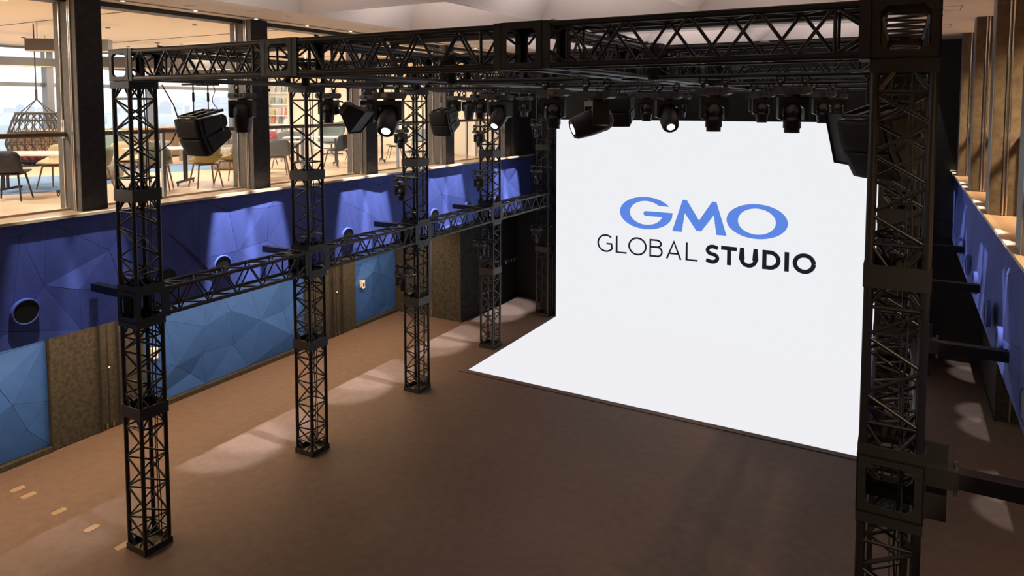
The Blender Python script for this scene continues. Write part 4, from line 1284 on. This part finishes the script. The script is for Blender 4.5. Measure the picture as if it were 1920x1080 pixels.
# book wall
bw = empty('book_shelf', (-10.25, 12.0, FL2))
tag(bw, 'white lit display shelf with leaning books on the lounge end wall', 'shelf')
box('back_panel', (-0.60, 0.17, 0.0), (0.52, 0.195, 2.6), 'shelf_white', bw)
for s in (-0.60, 0.50):
    box('side_panel', (s, -0.05, 0.0), (s + 0.03, 0.17, 2.6), 'shelf_white', bw)
SH = (0.25, 0.55, 0.83, 1.14, 1.54, 1.95, 2.4)
for z in SH:
    box('shelf_board', (-0.57, -0.05, z), (0.50, 0.17, z + 0.025), 'shelf_white', bw)
    box('light_strip', (-0.55, 0.15, z - 0.012), (0.48, 0.165, z - 0.001), 'lamp_glow', bw)
nb = 0
rg = random.Random(77)
cols = ['cream', 'grey-blue', 'rust', 'ivory', 'ochre', 'black', 'green-grey', 'pink']
rown = ['lowest', 'second lowest', 'third', 'fourth', 'fifth', 'top']
for si, z in enumerate(SH[1:6]):
    for c in range(3):
        x = -10.25 - 0.36 + c * 0.33 + rg.uniform(-.03, .03)
        ci = (nb * 3 + si) % 8
        hgt, wid = rg.uniform(0.2, 0.27), rg.uniform(0.15, 0.21)
        o = MB().box((-wid / 2, -0.012, 0), (wid / 2, 0.012, hgt)).build('leaning_book', 'book%d' % ci, None, loc=(x, 12.06, FL2 + z + 0.027), rot=(R(-14), 0, rg.uniform(-.15, .15)))
        tag(o, '%s book leaning on the %s row of the display shelf, %s' % (cols[ci], rown[si], ('left', 'middle', 'right')[c]), 'book', 'books on the display shelf')
        nb += 1
nbd = empty('notice_board', (-7.85, 12.165, 6.12))
tag(nbd, 'small white-framed board on the cream end wall of the lounge', 'board')
box('board_face', (-0.17, -0.002, 0.03), (0.17, 0.01, 0.42), 'cream_wall', nbd)
for a, b in (((-0.2, -0.01, 0.0), (0.2, 0.012, 0.03)), ((-0.2, -0.01, 0.42), (0.2, 0.012, 0.45)), ((-0.2, -0.01, 0.03), (-0.17, 0.012, 0.42)), ((0.17, -0.01, 0.03), (0.2, 0.012, 0.42))):
    box('board_frame', a, b, 'white_paint', nbd)
struct(box('trim_4', (-2.18, 12.1, FL2), (-2.08, 12.2, CEIL), 'white_paint'))

# ================================================================== CITY OUTSIDE
def far(px, d):
    yaw = 0.513
    a = (px - 960) / 1296.65
    return (8.987 + d * (-math.sin(yaw) + a * math.cos(yaw)), -5.3036 + d * (math.cos(yaw) + a * math.sin(yaw)))
rg = random.Random(11)
bl = [(312, 14, 197, 700), (337, 9, 199, 800), (352, 7, 204, 600), (372, 13, 187, 900), (383, 9, 190, 1000), (398, 10, 192, 950), (410, 12, 189, 850), (424, 14, 189, 800), (300, 10, 205, 900), (240, 12, 206, 900), (222, 9, 208, 700), (262, 11, 202, 1000), (60, 12, 206, 1000), (20, 14, 209, 800), (40, 9, 203, 900), (75, 10, 208, 700), (-20, 14, 204, 900), (440, 14, 196, 900), (460, 16, 201, 800), (150, 14, 205, 900), (180, 12, 203, 1000), (330, 8, 206, 1100)]
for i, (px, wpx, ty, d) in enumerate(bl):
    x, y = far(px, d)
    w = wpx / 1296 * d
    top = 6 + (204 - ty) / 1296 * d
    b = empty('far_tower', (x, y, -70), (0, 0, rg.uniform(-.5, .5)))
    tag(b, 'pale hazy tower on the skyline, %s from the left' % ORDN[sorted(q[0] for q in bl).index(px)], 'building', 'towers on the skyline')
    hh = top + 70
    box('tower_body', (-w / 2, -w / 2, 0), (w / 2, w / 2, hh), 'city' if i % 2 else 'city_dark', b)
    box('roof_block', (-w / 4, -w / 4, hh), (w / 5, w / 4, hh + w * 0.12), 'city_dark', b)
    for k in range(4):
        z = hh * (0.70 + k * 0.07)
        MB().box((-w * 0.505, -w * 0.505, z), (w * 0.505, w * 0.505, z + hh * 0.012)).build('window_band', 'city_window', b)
towers = [far(q[0], q[3]) for q in bl]
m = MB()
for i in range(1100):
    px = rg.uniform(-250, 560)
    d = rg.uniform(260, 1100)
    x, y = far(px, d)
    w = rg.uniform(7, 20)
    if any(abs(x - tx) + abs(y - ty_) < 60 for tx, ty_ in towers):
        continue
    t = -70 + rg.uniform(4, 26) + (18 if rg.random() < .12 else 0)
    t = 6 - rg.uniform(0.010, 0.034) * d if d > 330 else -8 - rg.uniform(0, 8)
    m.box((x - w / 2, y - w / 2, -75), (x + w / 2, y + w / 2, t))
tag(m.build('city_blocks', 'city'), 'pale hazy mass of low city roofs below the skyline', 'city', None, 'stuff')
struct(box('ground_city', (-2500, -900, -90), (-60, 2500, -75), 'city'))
# ==END==
